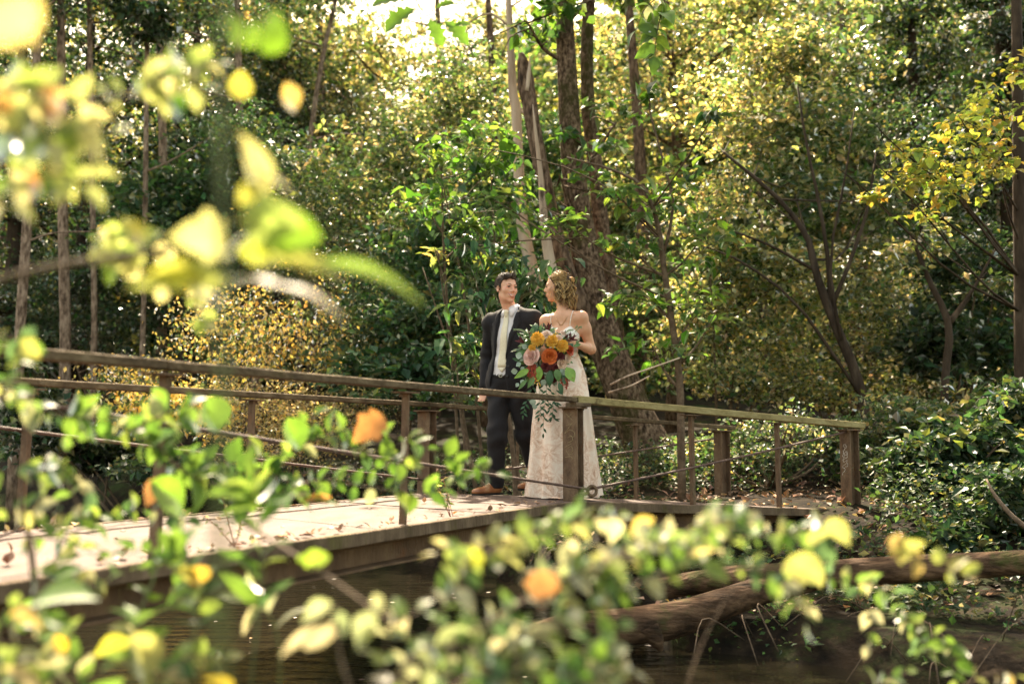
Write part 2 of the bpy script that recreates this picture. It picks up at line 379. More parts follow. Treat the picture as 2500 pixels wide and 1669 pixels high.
    # timber packing block under the rail joint at the corner post
    mb = MB(); mb.beam(np.array((*(pF - d1 * .02), zt(DZ) - .006)), np.array((*(pF + d2 * .12), zt(DZ) - .006 - .003)), .13, .030, .004, 4, .001); mb.build('packing_block', M['deck_edge'], br)
    def lean_post(foot, top, dd, nn):
        """steel tee post with a small head plate and two bolts"""
        mb = MB(); foot = np.asarray(foot, float); top = np.asarray(top, float); N3 = np.array((*nn, 0)); D3 = np.array((*dd, 0))
        mb.beam(foot, top, .046, .007, .001, 6, .0006, side=N3); mb.beam(foot + D3 * .020, top + D3 * .020, .007, .036, .001, 6, .0006, side=N3)
        o = mb.build('post', M['rust'], br)
        mb = MB(); mb.box(top + (0, 0, .0) + np.array((0, 0, -.004)), D3 * .075, N3 * .045, np.array((0, 0, .004)))
        for a in (-1, 1): mb.lathe(top + D3 * .05 * a + np.array((0, 0, -.03)), [(0, 0), (.010, 0), (.010, .012), (.006, .012), (.006, .024)], 6)
        mb.build('head_plate', M['rust'], o)
    def at_u(fn, u, t):                          # span parameter where a line of the bridge crosses image column u
        ss = np.linspace(-6.4, 3.6, 4001); P = np.array([fn(s_, t, 0) for s_ in ss]); uu = 1250 + P[:, 0] / P[:, 1] * FPX
        ok = P[:, 1] > .5; return ss[ok][np.argmin(abs(uu[ok] - u))]
    lat = {'a': at_u(B1, 992, 0), 'b': at_u(B1, 392, 0)}
    for s_, ln in ((lat['a'], .010), (lat['b'], .022), (lat['b'] - 2.2, .02)):
        f = B1(s_, .012, DZ - .002); lean_post(f, f + np.array((ln, 0, zt(0) - .0)) , d1, n1)
    for u, ln in ((55, .022), (607, .008)):
        s_ = at_u(B1, u, 1); f = B1(s_, .985, DZ - .002); lean_post(f, f + np.array((ln, 0, zt(0))), d1, n1)
    for u in (1690, 1899):
        s_ = at_u(B2, u, 0); f = B2(s_, .012, d_end(s_) - .002); lean_post(f, f + np.array((-.004, 0, zt(0))), d2, n2)
    s_ = at_u(B2, 1543, 1); f = B2(s_, .985, d_end(s_) - .002); lean_post(f, f + np.array((.0, 0, zt(0))), d2, n2)
    # rails: one timber per piece
    def rail(p0, p1, mat, w=.072, h=.038):
        mb = MB(); mb.beam(p0, p1, w, h, .005, 36, .0005, rng=rng); mb.build('rail', mat, br)
    zr = RAIL - .030
    up = lambda p, z: np.array((p[0], p[1], p[2] + z))
    sb = lat['b']
    rail(up(B1(S0, 0, DZ), zr), up(B1(sb - .004, 0, DZ), zr), M['rail']); rail(up(B1(sb + .004, 0, DZ), zr - .002), up(B1(.03, 0, DZ), zr), M['rail'])
    a = B1(.035, 0, DZ); rail(up(a + np.array((.012, .004, 0)), zr + .001), up(B2(L2 + .16, 0, d_end(L2 + .16)), zr), M['rail_new'], .095, .054)
    rail(up(B1(S0, 1, DZ), zr), up(B1(.04, 1, DZ), zr), M['rail']); rail(up(B1(.05, 1, DZ) + np.array((.01, 0, 0)), zr), up(B2(L2 + .52, 1, d_end(L2 + .1)), zr - .01), M['rail'])
    # wire ropes: high at the outer ends, down to an eye bolt at the foot of each corner post
    def cable(p0, p1, r=.0095):
        n = 70; P = np.linspace(p0, p1, n); mb = MB()
        P[:, 2] -= np.sin(np.linspace(0, math.pi, n)) * .012
        R = r * (1 + .07 * np.cos(np.arange(n) * math.pi)); mb.tube(P, R, 7); mb.build('wire_rope', M['cable'], br, True)
    fr = lambda s_, t, f: up(B1(s_, t, DZ), (1 - f) * RAIL)
    eyeF = B1(.02, -.035, DZ + .085) + np.array((.075, .02, 0))
    sl_ = (lat['a'], lat['b'])
    slope = ((.547 - .31) / (lat['a'] - lat['b']))
    cable(fr(S0, 0, .31 + slope * (S0 - lat['b'])), eyeF)
    e2 = up(B2(L2, 0, d_end(L2)), RAIL * .88) + np.array((-.03, -.04, 0)); cable(eyeF, e2)
    eyeG = B1(0, 1.0, DZ + .11) + np.array((-.02, -.07, 0)); cable(fr(S0, 1, .33 + slope * (S0 - lat['b'])), eyeG); cable(eyeG, up(B2(L2 + .28, 1, d_end(L2)), RAIL * .80) + np.array((-.03, -.07, 0)))
    mb = MB(); th = np.linspace(0, 2 * math.pi, 20)
    rd = unit(np.array((.95, .1, .3)))
    P = np.array([eyeF + np.array((.02, 0, -.012)) + .036 * (np.cos(t) * np.array((.9, .25, 0)) + np.sin(t) * np.array((0, -.1, 1))) for t in th]); mb.tube(P, .0125, 8)
    mb.tube([eyeF + np.array((-.11, -.012, -.038)), eyeF + np.array((-.01, -.004, -.03))], .0135, 8)
    mb.build('eye_bolt', M['rust'], br, True)
    # scratched and chalked marks on two posts
    def marks(p, dd, nn, strokes, mat, z0, hgt, wid, r, name, host):
        mb = MB(); base = p - dd * (.115 / 2 + .0015)
        for st in strokes:
            P = np.array([(*(base + nn * (.5 - x) * wid), z0 + (1 - y) * hgt) for x, y in st])
            mb.tube(P if len(P) < 3 else spline(P, len(P) * 4), r, 4)
        mb.build(name, mat, host)
    st = [[(.15, .02), (.7, .16)], [(.75, .02), (.3, .1)], [(.68, .22), (.1, .42)], [(.2, .27), (.62, .24)], [(.1, .43), (.5, .36), (.85, .41), (.8, .5), (.5, .47)], [(.3, .52), (.62, .49), (.7, .57), (.35, .62)],
          [(.1, .71), (.6, .64)], [(.3, .73), (.62, .70), (.72, .78), (.5, .82)], [(.2, .78), (.4, .86), (.68, .84)], [(.1, .92), (.5, .90), (.72, .93)]]
    marks(pF + d1 * .02, d1, n1, st, M['scratch'], DZ + .29, .36, .10, .0010, 'scratched_lettering', hF)
    st = [[(.45, .1), (.35, .02), (.6, .0), (.65, .1), (.45, .14), (.5, .2)], [(.3, .18), (.4, .28), (.7, .22), (.75, .32), (.45, .34), (.3, .27)], [(.7, .26), (.75, .4), (.45, .42), (.2, .36), (.5, .3), (.3, .46)], [(.2, .5), (.75, .42)], [(.25, .5), (.35, .57), (.7, .5), (.65, .58)],
          [(.1, .72), (.7, .6), (.75, .7), (.5, .72)], [(.15, .74), (.45, .78), (.4, .86), (.2, .92), (.15, 1.0)]]
    marks(pE, d2, n2, st, M['chalk'], d_end(L2) + .30, .27, .10, .0020, 'chalk_scrawl', hE)
    return br
BRIDGE = build_bridge()
# ---------------------------------------------------------------- trees and undergrowth
M['bark_trunk'] = pmat('grey_brown_bark', [(.36, (.07, .045, .03)), (.48, (.20, .135, .095)), (.62, (.36, .26, .19))], 20, 7, .9, .9, 24, (1, 1, .35), .15)
PAL = {
 'laurel':  [((.032, .085, .036), 5), ((.052, .12, .045), 4), ((.09, .15, .045), 2), ((.20, .22, .07), 1.2)],
 'dark':    [((.026, .060, .026), 5), ((.045, .088, .035), 4), ((.09, .115, .035), 1.8), ((.24, .22, .09), .6)],
 'hemlock': [((.028, .062, .030), 5), ((.045, .088, .038), 4), ((.10, .12, .035), 1.8), ((.24, .20, .08), .9)],
 'green':   [((.060, .145, .024), 5), ((.095, .185, .032), 4), ((.16, .22, .045), 2), ((.045, .10, .04), 2)],
 'gold':    [((.18, .22, .065), 4), ((.30, .29, .11), 3.4), ((.46, .39, .18), 2.4), ((.08, .14, .045), 4.5), ((.62, .54, .36), 3), ((.05, .095, .04), 4)],  # cream entries here and in mixed paint sun-struck leaves into the colour
 'mixed':   [((.075, .135, .042), 5), ((.13, .18, .055), 3), ((.30, .28, .12), 1.8), ((.05, .10, .042), 4.5), ((.52, .45, .30), 1.8)],
 'yellow':  [((.66, .50, .16), 5), ((.74, .59, .28), 3), ((.58, .38, .11), 2), ((.12, .17, .07), 3), ((.08, .13, .06), 2)],
 'maple':   [((.44, .39, .09), 3.5), ((.50, .31, .08), 1.6), ((.32, .34, .07), 4.5), ((.15, .22, .05), 5.5)],
 'tan':     [((.46, .36, .18), 4), ((.58, .46, .24), 3), ((.30, .26, .09), 2)],
 'litter':  [((.22, .12, .06), 4), ((.32, .19, .11), 3), ((.11, .06, .035), 4), ((.42, .28, .18), 1.5), ((.45, .25, .05), .6)],
}
NM = 2.6; NL = 1.75
def pick(pal, n, rng, jit=.22):
    cs = np.array([c for c, _ in PAL[pal]]); ws = np.array([w_ for _, w_ in PAL[pal]], float)
    c = cs[rng.choice(len(cs), n, p=ws / ws.sum())]
    return np.clip(c * np.exp(rng.normal(0, jit, (n, 1))) * (1 + rng.normal(0, .08, (n, 3))), .004, .9)
def leaves_mesh(name, P, size, colr, rng, droop=.25, flat=.5, wide=.32, fine=False, axis=None):
    """one folded leaf per point: 2 triangles (or a 6-point leaf of 4 when fine)"""
    n = len(P); L = np.broadcast_to(np.asarray(size, float), (n,)) * np.exp(rng.normal(0, .22, n))
    a = rng.normal(0, 1, (n, 3)); a[:, 2] *= .55; a[:, 2] -= droop * 1.2
    if axis is not None: a = a * .45 + axis
    a = unit(a)
    up = rng.normal(0, 1, (n, 3)) * (1 - flat) + np.array((0, 0, 1.)) * flat * 1.6
    sdv = unit(np.cross(a, up)); nr = np.cross(sdv, a)
    L = L[:, None]
    if not fine:
        V = np.stack([P, P + a * .45 * L + sdv * wide * L + nr * .10 * L, P + a * L - nr * .06 * L, P + a * .45 * L - sdv * wide * L + nr * .10 * L], 1).reshape(-1, 3)
        b = np.arange(n)[:, None] * 4; F = np.concatenate([b + np.array((0, 1, 2)), b + np.array((0, 2, 3))]); k = 4
    else:
        V = np.stack([P, P + a * .28 * L + sdv * wide * .92 * L + nr * .10 * L, P + a * .66 * L + sdv * wide * .70 * L + nr * .05 * L, P + a * L - nr * .14 * L,
                      P + a * .66 * L - sdv * wide * .70 * L + nr * .05 * L, P + a * .28 * L - sdv * wide * .92 * L + nr * .10 * L, P + a * .5 * L - nr * .01 * L], 1).reshape(-1, 3)
        b = np.arange(n)[:, None] * 7; F = np.concatenate([b + np.array(q) for q in ((0, 1, 6), (1, 2, 6), (2, 3, 6), (3, 4, 6), (4, 5, 6), (5, 0, 6))]); k = 7
    return mesh_np(name, V, F, np.repeat(colr, k, 0), smooth=False)
def clump_points(c, rad, n, rng, clump=26, spread=.16, shell=.35):
    """points gathered in many small sprays inside an ellipsoid, with gaps between them"""
    c = np.asarray(c, float); rad = np.asarray(rad, float); m = max(3, n // clump)
    q = unit(rng.normal(0, 1, (m, 3))) * (rng.uniform(shell ** 3, 1, (m, 1)) ** (1 / 3)) * np.exp(rng.normal(0, .26, (m, 1)))
    k = rng.integers(0, m, n)
    return c + (q[k] + rng.normal(0, spread, (n, 3)) * np.array((1.2, 1.2, .7))) * rad
def tree(name, label, cat, trunk, clumps, pal, leaf=.09, bark='bark', group=None, seed=0, extra_stems=(), limb_r=.35, fine=False, mat='leaf', droop=.25, flat=.5, wide=.32, clump=26, spread=.16, jit=.22, nring=10, bare=(), trunk_n=14, stem_bark=None, wob=.05):
    """trunk: rows (x, y, z, r); clumps: (centre, radii, number of leaves[, palette])"""
    light = pal in ('gold', 'mixed', 'yellow', 'tan')
    if light and mat == 'leaf': mat = 'leaf_light'
    if not fine: clumps = [(q[0], q[1], q[2] * (NL if light else NM)) + tuple(q[3:]) for q in clumps]; leaf = leaf * (1.0 if light else 1.2)
    rng = np.random.default_rng(seed + 11); trunk = np.asarray(trunk, float)
    t = empty(name, trunk[0, :3], label, cat, group)
    Q = spline(trunk, trunk_n); mb = MB(); mb.tube(Q[:, :3], np.maximum(Q[:, 3], .004), nring, True, wob, rng); mb.build('trunk', M[bark], t, True)
    for st in extra_stems:
        st = spline(np.asarray(st, float), 10); mb = MB(); mb.tube(st[:, :3], np.maximum(st[:, 3], .004), 8, True, .05, rng); mb.build('stem', M[stem_bark or bark], t, True)
    for st in bare:
        st = spline(np.asarray(st, float), 8); mb = MB(); mb.tube(st[:, :3], np.maximum(st[:, 3], .003), 5, True, .05, rng); mb.build('branch', M[bark], t, True)
    PP, CC, SS = [], [], []
    for cl in clumps:
        c, rad, n = np.asarray(cl[0], float), np.asarray(cl[1], float), int(cl[2]); pl = cl[3] if len(cl) > 3 else pal
        # limb from the trunk up to the clump
        hz = np.linalg.norm(Q[:, :2] - c[:2], axis=1); want = c[2] - .45 * hz - .2
        i = int(np.argmin(abs(Q[:, 2] - want) + .15 * hz)); b0 = Q[i, :3]
        mid = (b0 + c) / 2 + np.array((0, 0, -.06)) * np.linalg.norm(c - b0) + rng.normal(0, .08, 3) * np.linalg.norm(c - b0) * .6
        e = c + (c - b0) * .18
        r0 = min(Q[i, 3] * limb_r * 1.4, .02 + .018 * np.linalg.norm(c - b0))
        if np.linalg.norm(c - b0) > .15:
            path = spline([b0, mid, c, e], 9); mb = MB(); mb.tube(path, np.linspace(r0, r0 * .18, 9), 5, False)
            for q in range(5):
                a0 = path[3 + q % 5]; a1 = c + rng.normal(0, .55, 3) * rad; am = (a0 + a1) / 2 + rng.normal(0, .1, 3) * rad
                mb.tube(spline([a0, am, a1], 5), np.linspace(r0 * .4, r0 * .1, 5), 4, False)
            mb.build('branch', M[bark], t, True)
        PP.append(clump_points(c, rad, n, rng, clump, spread)); CC.append(pick(pl, n, rng, jit) * math.exp(rng.normal(0, .16))); SS.append(np.full(n, leaf * math.exp(rng.normal(0, 0 if fine else .22))))
    if PP:
        P = np.concatenate(PP); Cc = np.concatenate(CC)
        link('crown', leaves_mesh('crown', P, np.concatenate(SS), Cc, rng, droop, flat, wide, fine), M[mat], t)
    return t
def gz(p): return float(ground_z(p[0], p[1]))
def tr(pts, Y, base=True, last=None):
    """trunk rows from photo points (px, py, width in px) at distance Y; continued down to the ground"""
    out = []
    for px, py, wd in pts:
        p = W(px, py, Y); out.append((*p, wd * 1.06428 / FPX * Y / 2))
    if base:
        b = out[0]; z = gz(b) - .1
        if b[2] > z + .3: out.insert(0, (b[0], b[1], z, b[3] * 1.15))
    if last is not None:
        a, b = np.array(out[-2]), np.array(out[-1]); k = last / max(b[2] - a[2], .1); e = b + (b - a) * k; e[3] = b[3] * .45; out.append(tuple(e))
    return out
def cl(px, py, Y, rx, rz, n, pal=None, ry=None):
    """clump seen at photo point, radii in photo px turned into metres"""
    k = 1.06428 / FPX * Y; c = W(px, py, Y); r = (rx * k, (ry if ry else rx * k * .9), rz * k)
    return (c, r, n, pal) if pal else (c, r, n)

# --- the big leaning tree behind the couple, a twin stem from low down, crown above the picture
tree('leaning_tree', 'tall thick leaning tree with mossy bark and twin stem just behind the couple', 'tree',
     tr([(1515, 1075, 128), (1468, 985, 102), (1426, 880, 88), (1376, 745, 74), (1338, 560, 62), (1316, 400, 54), (1304, 220, 50), (1293, 0, 43)], 12.4, False, 4.0),
     [(W(1180, -420, 13.0), (1.6, 1.4, .8), 500, 'gold'), (W(1500, -520, 13.2), (1.7, 1.4, .8), 900, 'gold'), (W(1800, -420, 12.6), (1.6, 1.5, .8), 900, 'mixed'), (W(2000, -650, 12.4), (1.5, 1.5, .8), 900, 'mixed'), (W(1420, -60, 12.9), (.7, .6, .5), 110, 'green'), (W(1215, 60, 12.0), (.6, .5, .4), 50, 'green'), (W(1400, 300, 12.1), (.6, .5, .5), 26, 'green'), (W(1290, 420, 11.9), (.6, .4, .5), 24, 'green')],  # right-hand clumps out of view are added to shade the right bank
     'green', .11, 'bark_mossy', seed=1, extra_stems=[tr([(1420, 830, 40), (1396, 640, 40), (1376, 500, 37), (1368, 400, 36), (1348, 250, 33), (1346, 100, 31), (1354, -20, 29)], 12.75, False, 3.0)], nring=14, trunk_n=22)
tree('dead_tree', 'slender pale dead trunk with peeling bark, left of the leaning tree', 'dead tree',
     tr([(1262, 860, 36), (1236, 690, 34), (1216, 600, 32), (1196, 500, 30), (1188, 360, 25), (1184, 250, 24), (1177, 215, 22), (1172, 120, 17), (1166, 0, 14)], 12.9, True, 1.2), [], 'green', bark='bark_pale', seed=2, nring=10, trunk_n=24,
     bare=[tr([(1170, 110, 7), (1215, 60, 5), (1265, 40, 3)], 12.9, False), tr([(1168, 60, 7), (1120, 30, 5), (1060, 62, 3), (1010, 70, 2)], 12.9, False), tr([(1180, 230, 8), (1210, 270, 6), (1240, 260, 4)], 12.9, False), tr([(1167, 20, 6), (1230, -20, 4), (1290, -40, 2)], 12.9, False)])
tree('broken_snag', 'dark hollow snag with a jagged broken top leaning on the big tree', 'dead tree',
     tr([(1405, 850, 36), (1340, 720, 40), (1298, 620, 42), (1270, 520, 42), (1250, 420, 38), (1232, 330, 38), (1216, 250, 34), (1206, 200, 36), (1203, 165, 30), (1199, 140, 24), (1196, 122, 9)], 12.3, False), [], 'green', bark='bark', wob=.13, seed=3, nring=12, trunk_n=24, stem_bark='bark_pale',
     extra_stems=[tr([(1300, 720, 26), (1270, 640, 26), (1256, 570, 24), (1246, 490, 18), (1240, 400, 12), (1228, 300, 8), (1222, 240, 1)], 11.95, False), tr([(1206, 210, 16), (1213, 165, 10), (1216, 128, 1)], 12.25, False), tr([(1200, 190, 12), (1192, 150, 7), (1190, 112, 1)], 12.3, False)])
# --- slim sapling with broad green leaves right of the couple
k_ = 9.7
tree('sapling', 'slim forked sapling with sparse broad green leaves, rising behind the rail beside the bride', 'sapling',
     tr([(1562, 975, 17), (1558, 860, 16), (1540, 730, 15), (1522, 610, 14), (1510, 520, 12), (1476, 430, 9), (1400, 388, 6), (1300, 362, 4)], k_),
     [cl(1490, 470, k_, 70, 50, 60), cl(1600, 560, k_, 80, 60, 80), cl(1560, 420, k_, 70, 60, 70), cl(1450, 570, k_, 70, 45, 50), cl(1480, 680, k_, 90, 60, 90), cl(1600, 700, k_, 70, 60, 70), cl(1500, 800, k_, 70, 50, 60), cl(1420, 450, k_, 60, 40, 40), cl(1290, 500, k_, 60, 50, 60), cl(1170, 480, k_, 55, 45, 50), cl(1490, 250, k_, 45, 60, 40), cl(1640, 260, k_ - 1, 22, 30, 26, 'laurel')],
     'green', .13, 'twig', seed=4, fine=True, droop=.35, flat=.75, wide=.30, clump=6, spread=.28, trunk_n=20,
     bare=[tr([(1520, 590, 9), (1545, 480, 7), (1530, 400, 6), (1488, 240, 4), (1500, 160, 2)], k_, False), tr([(1556, 840, 6), (1600, 790, 5), (1640, 720, 3)], k_, False), tr([(1512, 540, 8), (1440, 470, 6), (1340, 400, 4), (1180, 352, 3), (1090, 340, 2)], k_, False), tr([(1350, 545, 4), (1200, 552, 3), (1080, 565, 2), (1010, 575, 2)], k_, False)])
# --- shrubs right behind the couple
def shrub(name, label, px, py, Y, clumps, pal, leaf, seed, group=None, mat='leaf', fine=False, droop=.25, flat=.5, wide=.32, clump=26, spread=.16, jit=.22, bark='twig', cat='shrub', stems=4):
    rng = np.random.default_rng(seed + 900); c = W(px, py, Y); g = gz(c); base = np.array((c[0], c[1], g - .06))
    tops = [np.asarray(q[0]) for q in clumps]; t0 = tops[0]
    trunk = [(*base, .028), (*(base + (t0 - base) * .5 + rng.normal(0, .05, 3)), .02), (*t0, .008)]
    ex = []
    for q in range(stems):
        tt = tops[rng.integers(len(tops))] + rng.normal(0, .12, 3); b = base + np.array((*rng.normal(0, .12, 2), 0)); ex.append([(*b, .02), (*((b + tt) / 2 + rng.normal(0, .1, 3)), .014), (*tt, .005)])
    return tree(name, label, cat, trunk, clumps, pal, leaf, bark, group, seed, ex, .6, fine, mat, droop, flat, wide, clump, spread, jit, 7)
shrub('laurel_shrub', 'glossy broad-leaved laurel shrub between and behind the two heads', 1190, 900, 9.6,
      [cl(1110, 710, 9.6, 70, 50, 90), cl(1180, 620, 9.8, 110, 45, 110), cl(1090, 640, 9.7, 50, 50, 70), cl(1235, 730, 9.6, 45, 45, 80), cl(1060, 800, 9.6, 55, 60, 80), cl(1100, 560, 9.9, 90, 45, 80), cl(1090, 860, 9.6, 70, 60, 90), cl(1215, 660, 9.5, 40, 40, 60)],
      'laurel', .15, 41, mat='laurel', fine=True, droop=.45, flat=.8, wide=.22, clump=7, spread=.2)
shrub('hickory_sapling', 'thin young tree with pale green drooping leaves above the groom', 1100, 900, 10.4,
      [cl(1010, 350, 10.3, 60, 45, 60), cl(1090, 300, 10.4, 60, 45, 50), cl(1110, 400, 10.2, 80, 50, 90), cl(980, 470, 10.3, 70, 40, 60), cl(1080, 500, 10.2, 80, 40, 70), cl(1000, 580, 10.3, 30, 30, 24, 'gold'), cl(1150, 330, 10.3, 60, 60, 60)],
      'green', .13, 42, fine=True, droop=.4, flat=.75, wide=.3, clump=6, spread=.26, cat='sapling')
shrub('yellow_shrub', 'rounded shrub covered in small hanging yellow leaves beyond the railing', 640, 1010, 12.6,
      [cl(480, 740, 12.6, 90, 80, 420), cl(600, 720, 12.8, 100, 75, 460), cl(740, 750, 12.8, 110, 80, 380), cl(640, 800, 12.4, 120, 70, 520), cl(520, 840, 12.3, 100, 60, 330), cl(300, 850, 12.1, 90, 35, 330), cl(360, 910, 12.1, 90, 45, 420), cl(470, 930, 12.1, 90, 50, 420), cl(800, 820, 12.9, 80, 55, 420), cl(310, 950, 12.2, 70, 40, 200)],
      'yellow', .055, 43, droop=.9, flat=.3, wide=.30, clump=8, spread=.26)
shrub('pale_twiggy_bush', 'pale twiggy bush with tiny cream leaves beyond the middle of the railing', 640, 1080, 11.9,
      [cl(560, 930, 11.9, 130, 70, 1500), cl(700, 960, 11.8, 110, 80, 1500), cl(820, 930, 12.0, 90, 70, 900), cl(620, 1030, 11.6, 120, 50, 800)], 'tan', .035, 44, droop=.2, clump=14, spread=.2, stems=14)
# --- laurel thickets: left of the couple up the slope
TH = [('tall dark laurel thicket left of the groom', 950, 900, 13.6, [(900, 640, 150, 110), (1030, 560, 120, 120), (1000, 720, 130, 90), (860, 760, 130, 80), (1040, 830, 110, 90), (900, 860, 130, 70)], 'laurel', 900),
      ('laurel thicket catching light below the bright sky gap', 830, 800, 15.5, [(800, 420, 160, 120), (930, 350, 150, 110), (1040, 300, 140, 120), (720, 520, 140, 100), (950, 480, 150, 110), (760, 640, 140, 90), (1060, 200, 110, 90)], 'mixed', 1000),
      ('blue-green laurel thicket on the left slope', 560, 800, 17.5, [(400, 480, 150, 90), (540, 440, 140, 90), (640, 560, 130, 100), (480, 600, 150, 80), (330, 560, 120, 80), (560, 330, 110, 80), (680, 400, 120, 90)], 'laurel', 900),
      ('dark laurel thicket behind the left end of the railing', 250, 900, 18.0, [(120, 700, 120, 80), (260, 760, 110, 70), (380, 690, 110, 70), (60, 800, 100, 60), (200, 640, 120, 60)], 'dark', 600),
      ('low laurel thicket along the creek bank beyond the deck', 350, 1050, 13.2, [(120, 1000, 120, 60), (260, 1040, 120, 50), (400, 1070, 110, 45), (520, 1090, 110, 40), (60, 930, 80, 60)], 'dark', 520)]
for i, (lb, px, py, Y, cs, pal, n) in enumerate(TH):
    shrub('laurel_thicket', lb, px, py, Y, [cl(a, b, Y + RNG.normal(0, .5), c, d, n) for a, b, c, d in cs], pal, .085, 50 + i, 'laurel thickets on the slope', 'laurel' if pal != 'mixed' else 'leaf', droop=.2, flat=.6, clump=16, spread=.13, cat='thicket', jit=.3)
# --- understorey on the right bank
US = [('golden backlit thicket right of the sapling', 1680, 930, 13.5, [(1640, 480, 110, 90), (1700, 600, 120, 90), (1620, 720, 110, 90), (1740, 780, 120, 80), (1800, 640, 110, 90), (1680, 860, 120, 60), (1800, 880, 110, 60)], 'gold', 850),
      ('pale gold thicket in the middle of the right bank', 1950, 950, 14.5, [(1900, 740, 120, 90), (2010, 820, 130, 80), (1880, 880, 130, 60), (2060, 700, 110, 80), (1960, 620, 110, 80), (2120, 860, 110, 70)], 'gold', 800),
      ('mixed green thicket beside the end of the bridge', 2120, 1050, 11.0, [(2080, 960, 110, 70), (2180, 1010, 120, 70), (2010, 1020, 70, 60), (2270, 960, 100, 80), (2120, 1090, 110, 60), (2040, 1120, 70, 40)], 'mixed', 620),
      ('dark green thicket at the right edge of the bank', 2280, 1080, 9.8, [(2290, 1060, 90, 70), (2330, 950, 70, 80), (2230, 1130, 110, 60), (2340, 1150, 80, 60), (2130, 1170, 100, 45)], 'dark', 420),
      ('shaded thicket under the orange maple branch', 2200, 900, 13.0, [(2230, 700, 110, 90), (2300, 800, 90, 90), (2150, 780, 90, 80), (2280, 600, 90, 70), (2180, 600, 80, 60)], 'dark', 700),
      ('bushy green thicket on the bank right of the bridge end', 2120, 1150, 8.7, [(2080, 1070, 60, 70), (2170, 1040, 80, 80), (2120, 1170, 80, 50), (2240, 1120, 70, 80), (2290, 1020, 70, 80)], 'dark', 330),
      ('shaded small-leaved thicket low on the bank at the right edge', 2290, 1220, 7.6, [(2270, 1200, 70, 50), (2340, 1230, 60, 50), (2210, 1240, 60, 40), (2330, 1130, 60, 60)], 'dark', 230),
      ('leafy tangle behind the far end post', 1760, 1060, 10.9, [(1700, 1010, 80, 45), (1800, 1000, 90, 55), (1900, 1020, 60, 60), (1600, 1040, 70, 40)], 'mixed', 380)]
for i, (lb, px, py, Y, cs, pal, n) in enumerate(US):
    shrub('thicket', lb, px, py, Y, [cl(a, b, Y + RNG.normal(0, .4), c, d, n) for a, b, c, d in cs], pal, .075 if i != 3 else .09, 70 + i, 'thickets on the right bank', droop=.25, clump=16, spread=.14, cat='thicket', jit=.3)
# --- small trees on the right bank
tree('small_tree', 'slender multi-stemmed small tree with golden leaves in the middle of the right bank', 'tree',
     tr([(1990, 960, 26), (1960, 850, 24), (1905, 720, 22), (1870, 620, 18), (1850, 540, 14), (1780, 450, 10), (1660, 350, 6)], 12.4),
     [cl(1760, 300, 14.5, 130, 90, 700, 'gold'), cl(1900, 300, 14.5, 130, 90, 800, 'mixed'), cl(1640, 260, 14.6, 110, 90, 600, 'gold'), cl(1820, 430, 14.2, 120, 80, 600, 'mixed'), cl(1990, 460, 14.4, 120, 80, 700, 'mixed'), cl(1700, 420, 14.2, 110, 80, 500, 'gold'), cl(2060, 300, 15, 110, 90, 700, 'dark'), cl(1900, 150, 15, 140, 80, 800, 'mixed'), cl(1760, 130, 15, 120, 80, 700, 'gold')],
     'gold', .085, 'bark_dark', seed=21, bare=[tr([(1905, 720, 13), (1900, 600, 11), (1880, 470, 9), (1850, 330, 7), (1830, 200, 5)], 12.4, False), tr([(1905, 710, 12), (1950, 600, 10), (1990, 480, 8), (2010, 350, 5)], 12.4, False), tr([(1870, 620, 9), (1760, 560, 7), (1650, 520, 4)], 12.4, False), tr([(1930, 780, 9), (1905, 600, 7), (1940, 400, 5), (1960, 250, 3)], 12.3, False), tr([(1970, 900, 10), (1830, 700, 8), (1700, 600, 6), (1600, 560, 3)], 12.3, False)])
tree('small_tree', 'dark thin tree forked like a Y under the orange maple branch', 'tree',
     tr([(2165, 980, 18), (2168, 860, 17), (2176, 745, 16), (2130, 640, 12), (2090, 540, 8)], 11.2), [cl(2100, 560, 11.4, 70, 60, 160, 'gold'), cl(2250, 640, 11.4, 60, 50, 120, 'mixed')],
     'mixed', .085, 'bark_dark', seed=22, extra_stems=[tr([(2176, 745, 12), (2215, 690, 10), (2245, 640, 7), (2290, 560, 4)], 11.2, False)])
tree('maple_tree', 'maple at the right edge with yellow and orange leaves on a reaching branch', 'tree',
     tr([(2345, 900, 34), (2342, 700, 32), (2338, 500, 30), (2336, 350, 28)], 10.2, True, 5.0),
     [(W(2200, -300, 10.4), (1.3, 1.3, .8), 420, 'mixed'), (W(2380, -200, 10.4), (1.3, 1.3, .8), 420, 'mixed'), (W(2050, -560, 10.6), (1.3, 1.4, .8), 420, 'mixed'), (W(2330, -650, 10.6), (1.4, 1.4, .9), 420, 'mixed')] +  # unseen upper clumps, added to keep sun off the right bank
     [cl(2290, 230, 9.6, 70, 60, 136), cl(2220, 300, 9.5, 80, 50, 158), cl(2130, 370, 9.4, 80, 40, 144), cl(2050, 410, 9.4, 70, 36, 115), cl(1990, 440, 9.4, 45, 30, 57), cl(2190, 420, 9.5, 90, 45, 136), cl(2290, 370, 9.6, 70, 60, 136), cl(2330, 160, 9.8, 50, 50, 79), cl(2110, 480, 9.4, 50, 30, 43), cl(2060, 340, 9.4, 50, 25, 36)],
     'maple', .078, 'bark_dark', seed=23, limb_r=.16, fine=True, wide=.42, droop=.3, flat=.75, clump=10, spread=.22)
tree('tall_tree', 'tall pale grey trunk at the top right corner among dark evergreens', 'tree', tr([(2310, 560, 46), (2302, 300, 42), (2296, 130, 40), (2288, -20, 38)], 18.5, True, 3), [cl(2250, -120, 18, 120, 60, 300, 'hemlock')], 'hemlock', .09, 'bark_pale', seed=24, bare=[tr([(2300, 170, 8), (2230, 140, 6), (2150, 70, 4)], 18.4, False), tr([(2290, 60, 8), (2200, 90, 5), (2120, 20, 3)], 18.4, False)])
